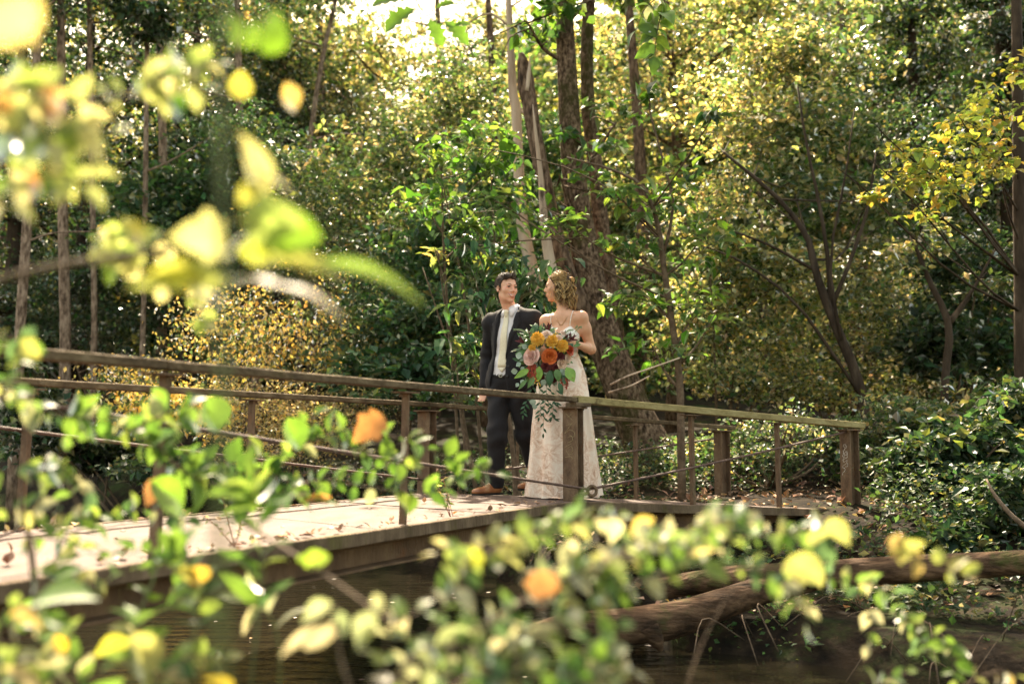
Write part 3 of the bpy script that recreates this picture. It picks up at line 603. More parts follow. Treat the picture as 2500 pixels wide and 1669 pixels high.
# --- trunks up the left slope
LT = [(66, [(44, 830, 24), (50, 700, 24), (62, 520, 23), (78, 250, 20), (92, 0, 17)], 15.6, 'slim grey trunk nearest the left edge of the slope'),
      (67, [(150, 830, 24), (148, 650, 23), (143, 400, 21), (140, 0, 18)], 16.2, 'pale straight trunk second from the left edge'),
      (68, [(216, 800, 14), (215, 600, 14), (210, 300, 13), (205, 0, 11)], 16.4, 'thin trunk third from the left edge'),
      (69, [(372, 720, 22), (376, 500, 22), (372, 250, 20), (366, 0, 18)], 19.0, 'straight dark trunk among the hemlocks above the left railing'),
      (70, [(590, 700, 20), (560, 480, 18), (548, 200, 16), (545, 0, 14)], 18.5, 'grey trunk rising behind the blurred green stem'),
      (71, [(690, 620, 14), (705, 380, 13), (735, 160, 11), (770, 0, 9)], 20.0, 'thin trunk leaning towards the bright sky gap'),
      (72, [(330, 700, 12), (334, 400, 11), (338, 100, 10), (340, -10, 9)], 16.8, 'thin straight trunk with dead side twigs on the left slope')]
for sd_, pts, Y, lb in LT:
    rr = np.random.default_rng(sd_); bare = []
    for q in range(4):
        px, py, _ = pts[rr.integers(1, len(pts))]; dx = rr.choice((-1, 1)); py += rr.uniform(-60, 60)
        bare.append(tr([(px, py, 6), (px + dx * 60, py - 25 + rr.normal(0, 15), 4.5), (px + dx * 150, py - 20 + rr.normal(0, 30), 3)], Y, False))
    tree('slope_tree', lb, 'tree', tr(pts, Y, True, 3.5), [cl(pts[-1][0] + rr.normal(0, 60), -140, Y, 150, 70, 350, 'hemlock'), cl(pts[-1][0] + rr.normal(0, 90), rr.uniform(-20, 60), Y, 110, 60, 320, 'hemlock')], 'hemlock', .08, 'bark_trunk', 'tree trunks up the left slope', sd_, bare=bare)
# --- evergreen hemlocks: drooping layered sprays
def hemlock(label, px, Y, top, bot, halfw, n, seed, pal='hemlock', leaf=.10):
    rr = np.random.default_rng(seed); c = W(px, 800, Y); g = gz(c); k = 1.06428 / FPX * Y
    zt_ = W(px, top, Y)[2]; zb = max(W(px, bot, Y)[2], g + .4); cs = []
    nl = 11
    for i in range(nl):
        f = i / (nl - 1); z = zb + (zt_ - zb) * f
        for q in range(3):
            a = rr.uniform(0, 6.28); r = halfw * k * (1.05 - .75 * f) * rr.uniform(.45, 1)
            cs.append((np.array((c[0] + math.cos(a) * r * .7, c[1] + math.sin(a) * r * .7, z + rr.normal(0, .1))), (r * .75 + .2, r * .6 + .2, .22 + .10 * r), n // (nl * 3)))
    return tree('hemlock', label, 'tree', [(c[0], c[1], g - .1, .16), (c[0], c[1], (g + zt_) / 2, .11), (c[0], c[1], zt_ + .2, .02)], cs, pal, leaf, 'bark_dark', 'dark hemlocks', seed, clump=14, spread=.26, droop=.45, flat=.4, wide=.26)
hemlock('dark hemlock in the top left corner', 180, 20.5, -380, 640, 260, 5000, 81)
hemlock('dark hemlock just left of the blurred green stem', 430, 22.0, -330, 560, 240, 5000, 82)
hemlock('dark hemlock behind the left railing end', 20, 19.0, -300, 800, 170, 3400, 83)
hemlock('dark hemlock in the top right corner', 2330, 16.5, -380, 800, 230, 6500, 84, 'dark')
hemlock('dark hemlock left of the pale trunk at the top right', 2120, 19.0, -330, 640, 210, 6000, 85, 'dark')
hemlock('slimmer hemlock between the trunks above the yellow shrub', 640, 24.0, -120, 560, 170, 4200, 86)
# --- broadleaf canopy trees behind
CT = [('golden canopy tree filling the top right of centre', 1540, 19.0, [(1500, 90, 150, 100), (1640, 60, 150, 90), (1430, 260, 120, 100), (1580, 240, 130, 100), (1740, 40, 130, 90), (1480, 420, 110, 90), (1700, 200, 120, 90), (1400, 500, 90, 80)], 'gold', 800),
      ('yellow-green tree behind the sapling, low and bright', 1450, 17.5, [(1430, 560, 90, 90), (1500, 650, 100, 90), (1600, 600, 100, 90), (1420, 720, 80, 80), (1560, 780, 100, 80), (1450, 860, 90, 60)], 'mixed', 700),
      ('thin yellow tree in front of the bright sky at the top', 1000, 26.0, [(980, 60, 120, 50), (1080, 120, 90, 50), (860, 110, 110, 50), (760, 60, 110, 60), (1150, 60, 70, 50), (1060, 20, 90, 50), (900, 30, 110, 50), (1000, 170, 110, 60)], 'gold', 420),
      ('pale yellow tree left of the bright sky gap', 720, 25.0, [(700, 200, 110, 80), (800, 260, 100, 80), (640, 120, 110, 70), (880, 220, 90, 60), (600, 260, 90, 70)], 'gold', 420),
      ('green tree low behind the groom, up the slope', 1120, 21.0, [(1120, 420, 130, 90), (1020, 400, 120, 90), (1180, 560, 120, 90), (900, 460, 120, 80), (1240, 320, 90, 80)], 'laurel', 700),
      ('dull green tree at the top right behind the small golden tree', 1950, 21.0, [(1900, 60, 150, 80), (2020, 160, 140, 90), (1820, 200, 130, 80), (2060, 40, 130, 70), (1960, 300, 130, 80)], 'mixed', 900)]
for i, (lb, px, Y, cs, pal, n) in enumerate(CT):
    c = W(px, 700, Y); g = gz(c); zt_ = W(px, 0, Y)[2]
    tree('canopy_tree', lb, 'tree', [(c[0], c[1], g - .1, .17), (c[0] + .2, c[1], (g + zt_) / 2, .12), (c[0] - .1, c[1], zt_ + 1.5, .05)], [cl(a, b, Y + RNG.normal(0, .9), c_, d, n) for a, b, c_, d in cs], pal, .10, 'bark', 'broadleaf canopy trees behind', 90 + i, clump=18, spread=.15, jit=.3)
# --- far wood that reads as one mass (trunks and foliage), open where the sky shows
def far_wood():
    rng = np.random.default_rng(5); PP, CC = [], []
    for i in range(290):
        Y = rng.uniform(28, 48); X = rng.uniform(-.62, .62) * Y; u = X / Y * FPX + 1250
        gap = math.exp(-((u - 1000) / 300) ** 2)
        g = float(ground_z(X, Y)); top = 3 + rng.uniform(9, 17) * (1 - .50 * gap - .30 * math.exp(-((u - 330) / 260) ** 2))
        for q in range(8):
            c = np.array((X + rng.normal(0, 1.2), Y + rng.normal(0, 1.0), g + .5 + rng.uniform(0, 1) ** 1.3 * top)); n = 130
            PP.append(clump_points(c, (1.3, 1.2, .9), n, rng, 14, .2)); CC.append(pick(('gold', 'mixed', 'dark', 'hemlock')[rng.choice(4, p=(.34, .30, .18, .18))], n, rng, .3))
    P = np.concatenate(PP); o = link('wood', leaves_mesh('wood', P, .33, np.concatenate(CC), rng, .25, .5), M['leaf']); tag(o, 'far hillside wood of mixed autumn foliage behind everything', 'wood', kind='stuff')
    mb = MB()
    for i in range(34):
        Y = rng.uniform(25, 46); X = rng.uniform(-.6, .6) * Y; g = float(ground_z(X, Y)); u = X / Y * FPX + 1250
        h = rng.uniform(8, 14) * (1 - .35 * math.exp(-((u - 1010) / 250) ** 2)); ln = rng.normal(0, .5)
        mb.tube(spline([(X, Y, g - .2), (X + ln * .4, Y, g + h * .5), (X + ln, Y, g + h)], 6), np.linspace(.13, .05, 6), 6, False)
    t = mb.build('trunks', M['bark'], o, True); tag(t, kind='stuff')
far_wood()
# --- ground cover and leaf litter
def scatter():
    rng = np.random.default_rng(9)
    n = 5200; x = rng.uniform(-5, 7, n); y = rng.uniform(6.4, 14, n); z = ground_z(x, y); ok = z > .12
    P = np.stack([x, y, z + .02], -1)[ok]; m_ = len(P)
    o = link('fallen_leaves', leaves_mesh('fallen_leaves', P, .075, pick('litter', m_, rng), rng, 0, .97), M['litter']); tag(o, 'brown fallen leaves carpeting the banks', 'leaf litter', kind='stuff')
    n = 9000; x = rng.uniform(.8, 7, n); y = rng.uniform(5.2, 12.5, n); z = ground_z(x, y); yf = np.interp(x, FAR[:, 0], FAR[:, 1])
    q = (pE2 + pE) / 2; dist = np.hypot(x - q[0] - .6, y - q[1] - .4)
    s_ = (np.stack([x, y], -1) - pF) @ n2; onb = (s_ > -.05) & (s_ < 1.65) & (x < 3.6)
    ok = (z > .2) & (dist > .55) & ~onb & (vnoise(x * 1.3, y * 1.3, 2) > -.35)
    P = np.stack([x, y, z], -1)[ok]; m_ = len(P); P = np.repeat(P, 5, 0); P[:, :2] += rng.normal(0, .06, (m_ * 5, 2)); P[:, 2] += rng.uniform(.03, .42, m_ * 5) * np.clip((np.repeat(z[ok], 5) - .15) / .4, .3, 1)
    o = link('ground_cover', leaves_mesh('ground_cover', P, .052, np.where(rng.random((len(P), 1)) < .82, pick('dark', len(P), rng, .3), pick('mixed', len(P), rng, .3)), rng, .1, .6), M['leaf']); tag(o, 'low leafy ground cover on the right bank', 'ground cover', kind='stuff')
    n = 1500; x = rng.uniform(-6, .6, n); y = rng.uniform(9.2, 14, n); z = ground_z(x, y); ok = z > .25
    P = np.stack([x, y, z], -1)[ok]; m_ = len(P); P = np.repeat(P, 5, 0); P[:, :2] += rng.normal(0, .08, (m_ * 5, 2)); P[:, 2] += rng.uniform(.02, .24, m_ * 5)
    o = link('ground_cover', leaves_mesh('ground_cover', P, .06, pick('dark', len(P), rng, .3), rng, .1, .7), M['laurel']); tag(o, 'dark ivy-like ground cover on the bank beyond the deck', 'ground cover', kind='stuff')
scatter()
# ---------------------------------------------------------------- implicit modelling for the figures
class Field:
    def __init__(s, xs, ys, zs):
        s.xs, s.ys, s.zs = [np.asarray(a, np.float32) for a in (xs, ys, zs)]
        s.F = np.full((len(xs), len(ys), len(zs)), .2, np.float32)
    def _win(s, lo, hi):
        sl = []
        for a, l, h in zip((s.xs, s.ys, s.zs), lo, hi): sl.append(slice(max(0, np.searchsorted(a, l) - 1), min(len(a), np.searchsorted(a, h) + 1)))
        return tuple(sl)
    def grid(s, sl):
        return s.xs[sl[0]][:, None, None], s.ys[sl[1]][None, :, None], s.zs[sl[2]][None, None, :]
    def put(s, fn, lo, hi, k=.02, op='add'):
        m = .05 + k; sl = s._win(np.asarray(lo) - m, np.asarray(hi) + m); X, Y, Z = s.grid(sl)
        if min(a.stop - a.start for a in sl) <= 0: return
        d = fn(X, Y, Z).astype(np.float32); A = s.F[sl]
        if op == 'add': h = np.maximum(k - abs(A - d), 0) / max(k, 1e-6); s.F[sl] = np.minimum(A, d) - h * h * k * .25
        else: d = -d; h = np.maximum(k - abs(A - d), 0) / max(k, 1e-6); s.F[sl] = np.maximum(A, d) + h * h * k * .25
    def cone(s, a, b, ra, rb, k=.02, op='add'):
        a = np.asarray(a, float); b = np.asarray(b, float); ab = b - a; L2 = ab @ ab + 1e-9
        def fn(X, Y, Z):
            px, py, pz = X - a[0], Y - a[1], Z - a[2]; t = np.clip((px * ab[0] + py * ab[1] + pz * ab[2]) / L2, 0, 1)
            return np.sqrt((px - ab[0] * t) ** 2 + (py - ab[1] * t) ** 2 + (pz - ab[2] * t) ** 2) - (ra + (rb - ra) * t)
        r = max(ra, rb); s.put(fn, np.minimum(a, b) - r, np.maximum(a, b) + r, k, op)
    def ell(s, c, rad, fr, k=.02, op='add'):
        """ellipsoid with axes given by the rows of fr"""
        c = np.asarray(c, float); rad = np.asarray(rad, float); A = np.asarray(fr, float)
        def fn(X, Y, Z):
            p = [(X - c[0]) * A[i][0] + (Y - c[1]) * A[i][1] + (Z - c[2]) * A[i][2] for i in range(3)]
            k0 = np.sqrt(sum((p[i] / rad[i]) ** 2 for i in range(3))); k1 = np.sqrt(sum((p[i] / rad[i] ** 2) ** 2 for i in range(3))) + 1e-9
            return k0 * (k0 - 1) / k1
        e = np.sqrt(((A * rad[:, None]) ** 2).sum(0)); s.put(fn, c - e, c + e, k, op)
    def whole(s):
        return s.grid((slice(None),) * 3)
    def mesh(s, name, it=1):
        F = s.F; nx, ny, nz = F.shape; I = F < 0
        cnt = sum(I[i:nx - 1 + i, j:ny - 1 + j, k:nz - 1 + k].astype(np.int8) for i in (0, 1) for j in (0, 1) for k in (0, 1))
        act = (cnt > 0) & (cnt < 8); ci, cj, ck = np.nonzero(act); n = len(ci)
        idx = np.full(act.shape, -1, np.int32); idx[act] = np.arange(n)
        P = np.zeros((n, 3)); C = np.zeros(n); cor = [(i, j, k) for i in (0, 1) for j in (0, 1) for k in (0, 1)]
        for a in cor:
            for ax in range(3):
                if a[ax]: continue
                b = list(a); b[ax] = 1
                fa = F[ci + a[0], cj + a[1], ck + a[2]]; fb = F[ci + b[0], cj + b[1], ck + b[2]]; cr = (fa < 0) != (fb < 0)
                t = np.where(cr, fa / np.where(cr, fa - fb, 1), 0); q = np.array(a, float) + np.zeros((n, 3)); q[:, ax] += t
                P[cr] += q[cr]; C[cr] += 1
        P /= C[:, None]; P += np.stack([ci, cj, ck], -1)
        V = np.stack([np.interp(P[:, 0], np.arange(nx), s.xs), np.interp(P[:, 1], np.arange(ny), s.ys), np.interp(P[:, 2], np.arange(nz), s.zs)], -1)
        Q = []
        for ax in range(3):
            A = I.take(range(0, F.shape[ax] - 1), ax); B = I.take(range(1, F.shape[ax]), ax)
            ed = A != B; i, j, k = np.nonzero(ed); e = [i, j, k]; o = [q for q in range(3) if q != ax]
            ok = (e[o[0]] > 0) & (e[o[1]] > 0) & (e[o[0]] < F.shape[o[0]] - 1) & (e[o[1]] < F.shape[o[1]] - 1)
            i, j, k = i[ok], j[ok], k[ok]; sg = A[ed][ok] if False else A[i, j, k]
            def cell(d0, d1):
                q = [i.copy(), j.copy(), k.copy()]; q[o[0]] = q[o[0]] - d0; q[o[1]] = q[o[1]] - d1; return idx[q[0], q[1], q[2]]
            quad = np.stack([cell(1, 1), cell(0, 1), cell(0, 0), cell(1, 0)], -1)
            flip = sg if ax != 1 else ~sg
            quad[~flip] = quad[~flip][:, ::-1]; Q.append(quad)
        Q = np.concatenate(Q); Q = Q[(Q >= 0).all(1)]
        for _ in range(it):
            acc = np.zeros_like(V); num = np.bincount(Q.ravel(), minlength=len(V)).astype(float)
            for a in range(4):
                for d in range(3): acc[:, d] += np.bincount(Q[:, a], weights=V[Q[:, (a + 1) % 4], d], minlength=len(V))
            ok = num > 0; V[ok] = V[ok] * .5 + acc[ok] / num[ok][:, None] * .5
        return mesh_np(name, V, Q)
def steps(*segs):
    out = []
    for a, b, d in segs: out += list(np.arange(a, b - d * .3, d))
    return np.array(out)
from mathutils.bvhtree import BVHTree
def bvh_of(me):
    n = len(me.polygons); V = np.empty(len(me.vertices) * 3); me.vertices.foreach_get('co', V)
    return BVHTree.FromPolygons(V.reshape(-1, 3).tolist(), [tuple(p.vertices) for p in me.polygons])
def drape(bv, pts, dirn, off, far=1.2):
    """push points back along dirn onto a surface, then out by off"""
    d = Vector(dirn).normalized(); out = []; last = 0
    for p in pts:
        o = Vector(p) - d * far; hit = bv.ray_cast(o, d)
        dist = hit[3] if hit[0] is not None else far + last
        if hit[0] is not None: last = hit[3] - far
        out.append(np.array(o + d * dist) - np.array(d) * off)
    return np.array(out)
def strip(name, A, B, thick, mat, parent, n_across=4, bv=None, dirn=None, off=0.0):
    """cloth panel between two edge lines (same number of points), draped on a surface and given thickness"""
    A = np.asarray(A, float); B = np.asarray(B, float); n = len(A); V = []
    for k in range(n_across + 1): V.append(A + (B - A) * k / n_across)
    V = np.concatenate(V)
    if bv is not None: V = drape(bv, V, dirn, off)
    nd = -unit(np.asarray(dirn, float)) if dirn is not None else np.array((0, -1., 0))
    Bk = V - nd * thick; m = len(V); F = []
    for k in range(n_across):
        for i in range(n - 1):
            a = k * n + i; F.append((a, a + 1, a + n + 1, a + n)); F.append((m + a, m + a + n, m + a + n + 1, m + a + 1))
    ring = [i for i in range(n)] + [k * n + n - 1 for k in range(1, n_across + 1)] + [n_across * n + i for i in range(n - 2, -1, -1)] + [k * n for k in range(n_across - 1, 0, -1)]
    for i in range(len(ring)):
        a, b = ring[i], ring[(i + 1) % len(ring)]; F.append((b, a, m + a, m + b))
    mb = MB(); mb.add(np.vstack([V, Bk]), F); return mb.build(name, mat, parent, True)
M['skin'] = pmat('skin', [(.3, (.58, .30, .195)), (.55, (.64, .35, .235)), (.75, (.68, .39, .27))], 9, 4, .46, .05, 180, spec=.4, sss=.15, second=[((.60, .22, .15), 16, .52, .72, (1, 1, 1))])
M['skin_tan'] = pmat('freckled_skin', [(.3, (.54, .275, .16)), (.55, (.60, .32, .20)), (.75, (.64, .36, .235))], 12, 5, .48, .05, 180, spec=.4, sss=.12, second=[((.30, .13, .07), 110, .66, .72, (1, 1, 1))])
M['hair_dark'] = pmat('dark_brown_hair', [(.3, (.020, .011, .007)), (.55, (.05, .028, .017)), (.75, (.11, .06, .036))], 60, 4, .42, .6, 130, (1, 1, .3), .5)
M['hair_brow'] = pmat('light_brown_hair', [(.3, (.11, .065, .035)), (.7, (.2, .12, .07))], 60, 4, .5)
M['hair_blond'] = leafmat('curly_blond_hair', 'attr', .32, .16, .34, (1.35, 1.1, .75))
M['suit'] = pmat('charcoal_suit_cloth', [(.3, (.011, .0098, .0115)), (.6, (.017, .015, .0172)), (.8, (.025, .022, .025))], 160, 3, .8, .04, 400, spec=.2, sheen=.04)
M['shirt'] = pmat('white_shirt_cloth', [(.3, (.62, .57, .58)), (.7, (.74, .70, .71))], 5, 4, .8, .03, 60, spec=.2, sheen=.1)
M['tie'] = pmat('ivory_silk_tie', [(.3, (.58, .50, .35)), (.5, (.66, .585, .43)), (.75, (.72, .65, .50))], 120, 3, .5, .06, 500, spec=.35)
M['leather'] = pmat('tan_brown_leather', [(.3, (.20, .065, .022)), (.55, (.30, .11, .04)), (.8, (.38, .165, .07))], 14, 5, .28, .05, 60, spec=.6)
M['leather_black'] = pmat('black_leather', [(.3, (.012, .010, .010)), (.7, (.025, .022, .022))], 20, 3, .4)
M['buckle'] = pmat('brushed_steel', [(.3, (.25, .24, .22)), (.7, (.35, .34, .32))], 40, 3, .3, metal=1)
M['lips'] = pmat('lip_skin', [(.3, (.42, .15, .12)), (.7, (.50, .20, .165))], 30, 3, .4)
M['teeth'] = pmat('teeth', [(.3, (.66, .62, .55)), (.7, (.74, .70, .63))], 30, 2, .3)
M['eye'] = pmat('eye_white', [(.3, (.62, .58, .55)), (.7, (.68, .65, .62))], 30, 2, .2)
M['iris'] = pmat('dark_iris', [(.3, (.014, .009, .006)), (.7, (.03, .018, .01))], 30, 2, .15)
M['gold'] = pmat('gold_chain', [(.3, (.55, .30, .14)), (.7, (.72, .45, .24))], 30, 2, .3, metal=1)
def gown_mat():
    """ivory jacquard with blush lily-like sprays: radial petals round scattered centres"""
    m, t, p, out = _nodes('floral_jacquard'); N = t.nodes; L = t.links
    def math_(op, a, b=None):
        n = N.new('ShaderNodeMath'); n.operation = op
        for k, q in ((0, a), (1, b)):
            if q is None: continue
            if isinstance(q, (int, float)): n.inputs[k].default_value = q
            else: L.new(q, n.inputs[k])
        return n.outputs[0]
    tc = N.new('ShaderNodeTexCoord')
    nz = N.new('ShaderNodeTexNoise'); nz.inputs['Scale'].default_value = 9; nz.inputs['Detail'].default_value = 4; L.new(tc.outputs['Object'], nz.inputs['Vector'])
    mx = N.new('ShaderNodeMix'); mx.data_type = 'VECTOR'; mx.inputs['Factor'].default_value = .06; L.new(tc.outputs['Object'], mx.inputs['A']); L.new(nz.outputs['Color'], mx.inputs['B'])
    SCL = 8.5
    v = N.new('ShaderNodeTexVoronoi'); v.inputs['Scale'].default_value = SCL; L.new(mx.outputs['Result'], v.inputs['Vector'])
    sp = N.new('ShaderNodeVectorMath'); sp.operation = 'SUBTRACT'; L.new(mx.outputs['Result'], sp.inputs[0]); L.new(v.outputs['Position'], sp.inputs[1])
    sx = N.new('ShaderNodeSeparateXYZ'); L.new(sp.outputs[0], sx.inputs[0])
    ang = math_('ARCTAN2', sx.outputs[2], math_('ADD', sx.outputs[0], math_('MULTIPLY', sx.outputs[1], .6)))
    petal = math_('SINE', math_('ADD', math_('MULTIPLY', ang, 6.0), math_('MULTIPLY', nz.outputs[0], 7.0)))
    line = math_('SINE', math_('ADD', math_('MULTIPLY', ang, 21.0), math_('MULTIPLY', nz.outputs[0], 9.0)))
    n3 = N.new('ShaderNodeTexNoise'); n3.inputs['Scale'].default_value = 4.5; n3.inputs['Detail'].default_value = 5; L.new(tc.outputs['Object'], n3.inputs['Vector'])
    msk = N.new('ShaderNodeMapRange'); msk.inputs[1].default_value = .40; msk.inputs[2].default_value = .58; L.new(n3.outputs[0], msk.inputs[0])
    v2 = N.new('ShaderNodeTexVoronoi'); v2.inputs['Scale'].default_value = 30; v2.feature = 'DISTANCE_TO_EDGE'; L.new(mx.outputs['Result'], v2.inputs['Vector'])
    ed = N.new('ShaderNodeMapRange'); ed.inputs[1].default_value = 0; ed.inputs[2].default_value = .07; ed.inputs[3].default_value = .26; ed.inputs[4].default_value = 0; L.new(v2.outputs['Distance'], ed.inputs[0])
    val = math_('ADD', math_('ADD', math_('MULTIPLY', petal, .17), math_('MULTIPLY', line, .08)), math_('ADD', ed.outputs[0], .30))
    val = math_('MULTIPLY', val, math_('ADD', math_('MULTIPLY', msk.outputs[0], .85), .15))
    rp = _ramp(t, [(.05, (.74, .62, .53)), (.24, (.68, .50, .40)), (.65, (.45, .27, .185))]); L.new(val, rp.inputs[0])
    L.new(rp.outputs[0], p.inputs['Base Color']); p.inputs['Roughness'].default_value = .55; p.inputs['Sheen Weight'].default_value = .15; p.inputs['Specular IOR Level'].default_value = .3
    b = N.new('ShaderNodeBump'); b.inputs['Strength'].default_value = .15; b.inputs['Distance'].default_value = .004; L.new(val, b.inputs['Height']); L.new(b.outputs[0], p.inputs['Normal'])
    return m
M['gown'] = gown_mat()
M['lace'] = pmat('ivory_lace', [(.3, (.62, .55, .48)), (.5, (.74, .69, .63)), (.75, (.78, .74, .69))], 60, 5, .7, .08, 200)

def head_sdf(fd, c, R, Fw, U, sc=1.0, fem=False):
    A = np.array((R, Fw, U)); c = np.asarray(c, float)
    g = lambda x, y, z: c + (A[0] * x + A[1] * y + A[2] * z) * sc
    e = lambda p, r, k=.02, op='add': fd.ell(g(*p), np.array(r) * sc, A, k, op)
    e((0, -.012, .045), (.075, .098, .082)); e((0, .034, -.018), (.061, .064, .088), .03)
    if fem: e((0, .040, -.072), (.044, .044, .042), .03); e((0, .076, -.100), (.014, .013, .014), .02)
    else: e((0, .038, -.076), (.049, .046, .040), .025); e((0, .076, -.104), (.023, .016, .016), .02)
    for sx in (-1, 1):
        e((sx * .042, .066, -.018), (.021, .019, .018), .03)
        e((sx * .032, .108, .010), (.017, .016, .013), .014, 'sub')
        e((sx * .032, .083, .010), (.0135, .0135, .0135), .006)
        e((sx * .079, -.008, -.004), (.009, .018, .031), .008); e((sx * .083, -.004, .002), (.008, .009, .018), .004, 'sub')
        e((sx * .0115, .100, -.028), (.009, .011, .008), .008)
    e((0, .088, .030), (.046, .014, .010), .02)
    fd.cone(g(0, .092, .020), g(0, .112, -.020), .008 * sc, .0115 * sc, .012)
    e((0, .090, -.062), (.028, .014, .016), .014)
    return g
def ribbons(name, rows, mat, parent, cols=None, attr=False, w=.0022, n=4):
    mb = MB()
    V, F, C = [], [], []; b = 0
    for i, P in enumerate(rows):
        P = np.asarray(P); m = len(P); T = unit(np.gradient(P, axis=0)); sd_ = unit(np.cross(T, RNG.normal(0, 1, 3)))
        ww = w[i] if hasattr(w, '__len__') else w; tp = ww * np.linspace(1, .35, m)[:, None]
        v = np.cross(T, sd_)
        ring = np.stack([P + sd_ * tp, P - sd_ * tp * .5 + v * tp * .87, P - sd_ * tp * .5 - v * tp * .87], 1).reshape(-1, 3); V.append(ring)
        k = np.arange(m - 1)[:, None] * 3 + b
        for j in range(3): F.append(np.stack([k[:, 0] + j, k[:, 0] + (j + 1) % 3, k[:, 0] + 3 + (j + 1) % 3, k[:, 0] + 3 + j], -1))
        if cols is not None: C.append(np.repeat(cols[i][None], m * 3, 0))
        b += m * 3
    me = mesh_np(name, np.concatenate(V), np.concatenate(F), np.concatenate(C) if cols is not None else None)
    return link(name, me, mat, parent)
def eyes_mouth(g, sc, parent, bv, look=.0, smile=True, brow='hair_dark'):
    ax0 = unit(g(0, 1, 0) - g(0, 0, 0))
    def on(x, z, off=0.0):
        h = bv.ray_cast(Vector(g(x, .22, z)), Vector(-ax0)); p = np.array(h[0]) if h[0] is not None else g(x, .09, z)
        return p + ax0 * off * sc
    for sx in (-1, 1):
        ec = on(sx * .032, .010, -.0075)
        mb = MB(); mb.lathe(ec, [(.0001, .0108 * sc), (.005 * sc, .0094 * sc), (.0080 * sc, .005 * sc), (.0088 * sc, 0)], 12, ax0); ey = mb.build('eye', M['eye'], parent, True)
        mb = MB(); ax = unit(g(look, 1, -.06) - g(0, 0, 0)); mb.lathe(ec + ax * .0102 * sc, [(.0001, .0018 * sc), (.0058 * sc, .0009 * sc), (.0064 * sc, -.003 * sc)], 12, ax); mb.build('iris', M['iris'], ey, True)
        P = [on(sx * .013, .027, .001), on(sx * .026, .0325, .001), on(sx * .040, .0335, .001), on(sx * .051, .027, .001)]; mb = MB(); mb.tube(spline(P, 8), np.array((.0016, .0023, .0025, .0024, .0022, .0019, .0015, .0008)) * sc, 6); mb.build('eyebrow', M[brow], parent, True)
        P = [on(sx * .019, .0125, .004), on(sx * .026, .0155, .0055), on(sx * .036, .0158, .0055), on(sx * .046, .0112, .003)]; mb = MB(); mb.tube(spline(P, 8), .0024 * sc, 5); mb.build('eyelid', M['hair_dark'], parent, True)
    xs = np.linspace(-1, 1, 11) * (.0335 if smile else .023)
    if smile: upz = -.0535 + 11.5 * xs ** 2; lo = -.0715 + 26.0 * xs ** 2
    else: upz = -.0560 + 4 * xs ** 2; lo = -.0655 + 14 * xs ** 2
    rr = np.array((.0010, .0022, .0029, .0033, .0036, .0033, .0036, .0033, .0029, .0022, .0010)) * sc
    mb = MB(); mb.tube([on(x, z, .0012) for x, z in zip(xs, upz)], rr, 6); mb.build('upper_lip', M['lips'], parent, True)
    mb = MB(); mb.tube([on(x, z, .0014) for x, z in zip(xs, lo)], rr * 1.25, 6); mb.build('lower_lip', M['lips'], parent, True)
    if smile:
        mb = MB(); V = []
        for x, a, b in zip(xs[1:-1], upz[1:-1], lo[1:-1]): V += [on(x, a, .0016), on(x, b, .0016)]
        mb.add(V, [(2 * i, 2 * i + 1, 2 * i + 3, 2 * i + 2) for i in range(8)]); mb.build('teeth', M['teeth'], parent)

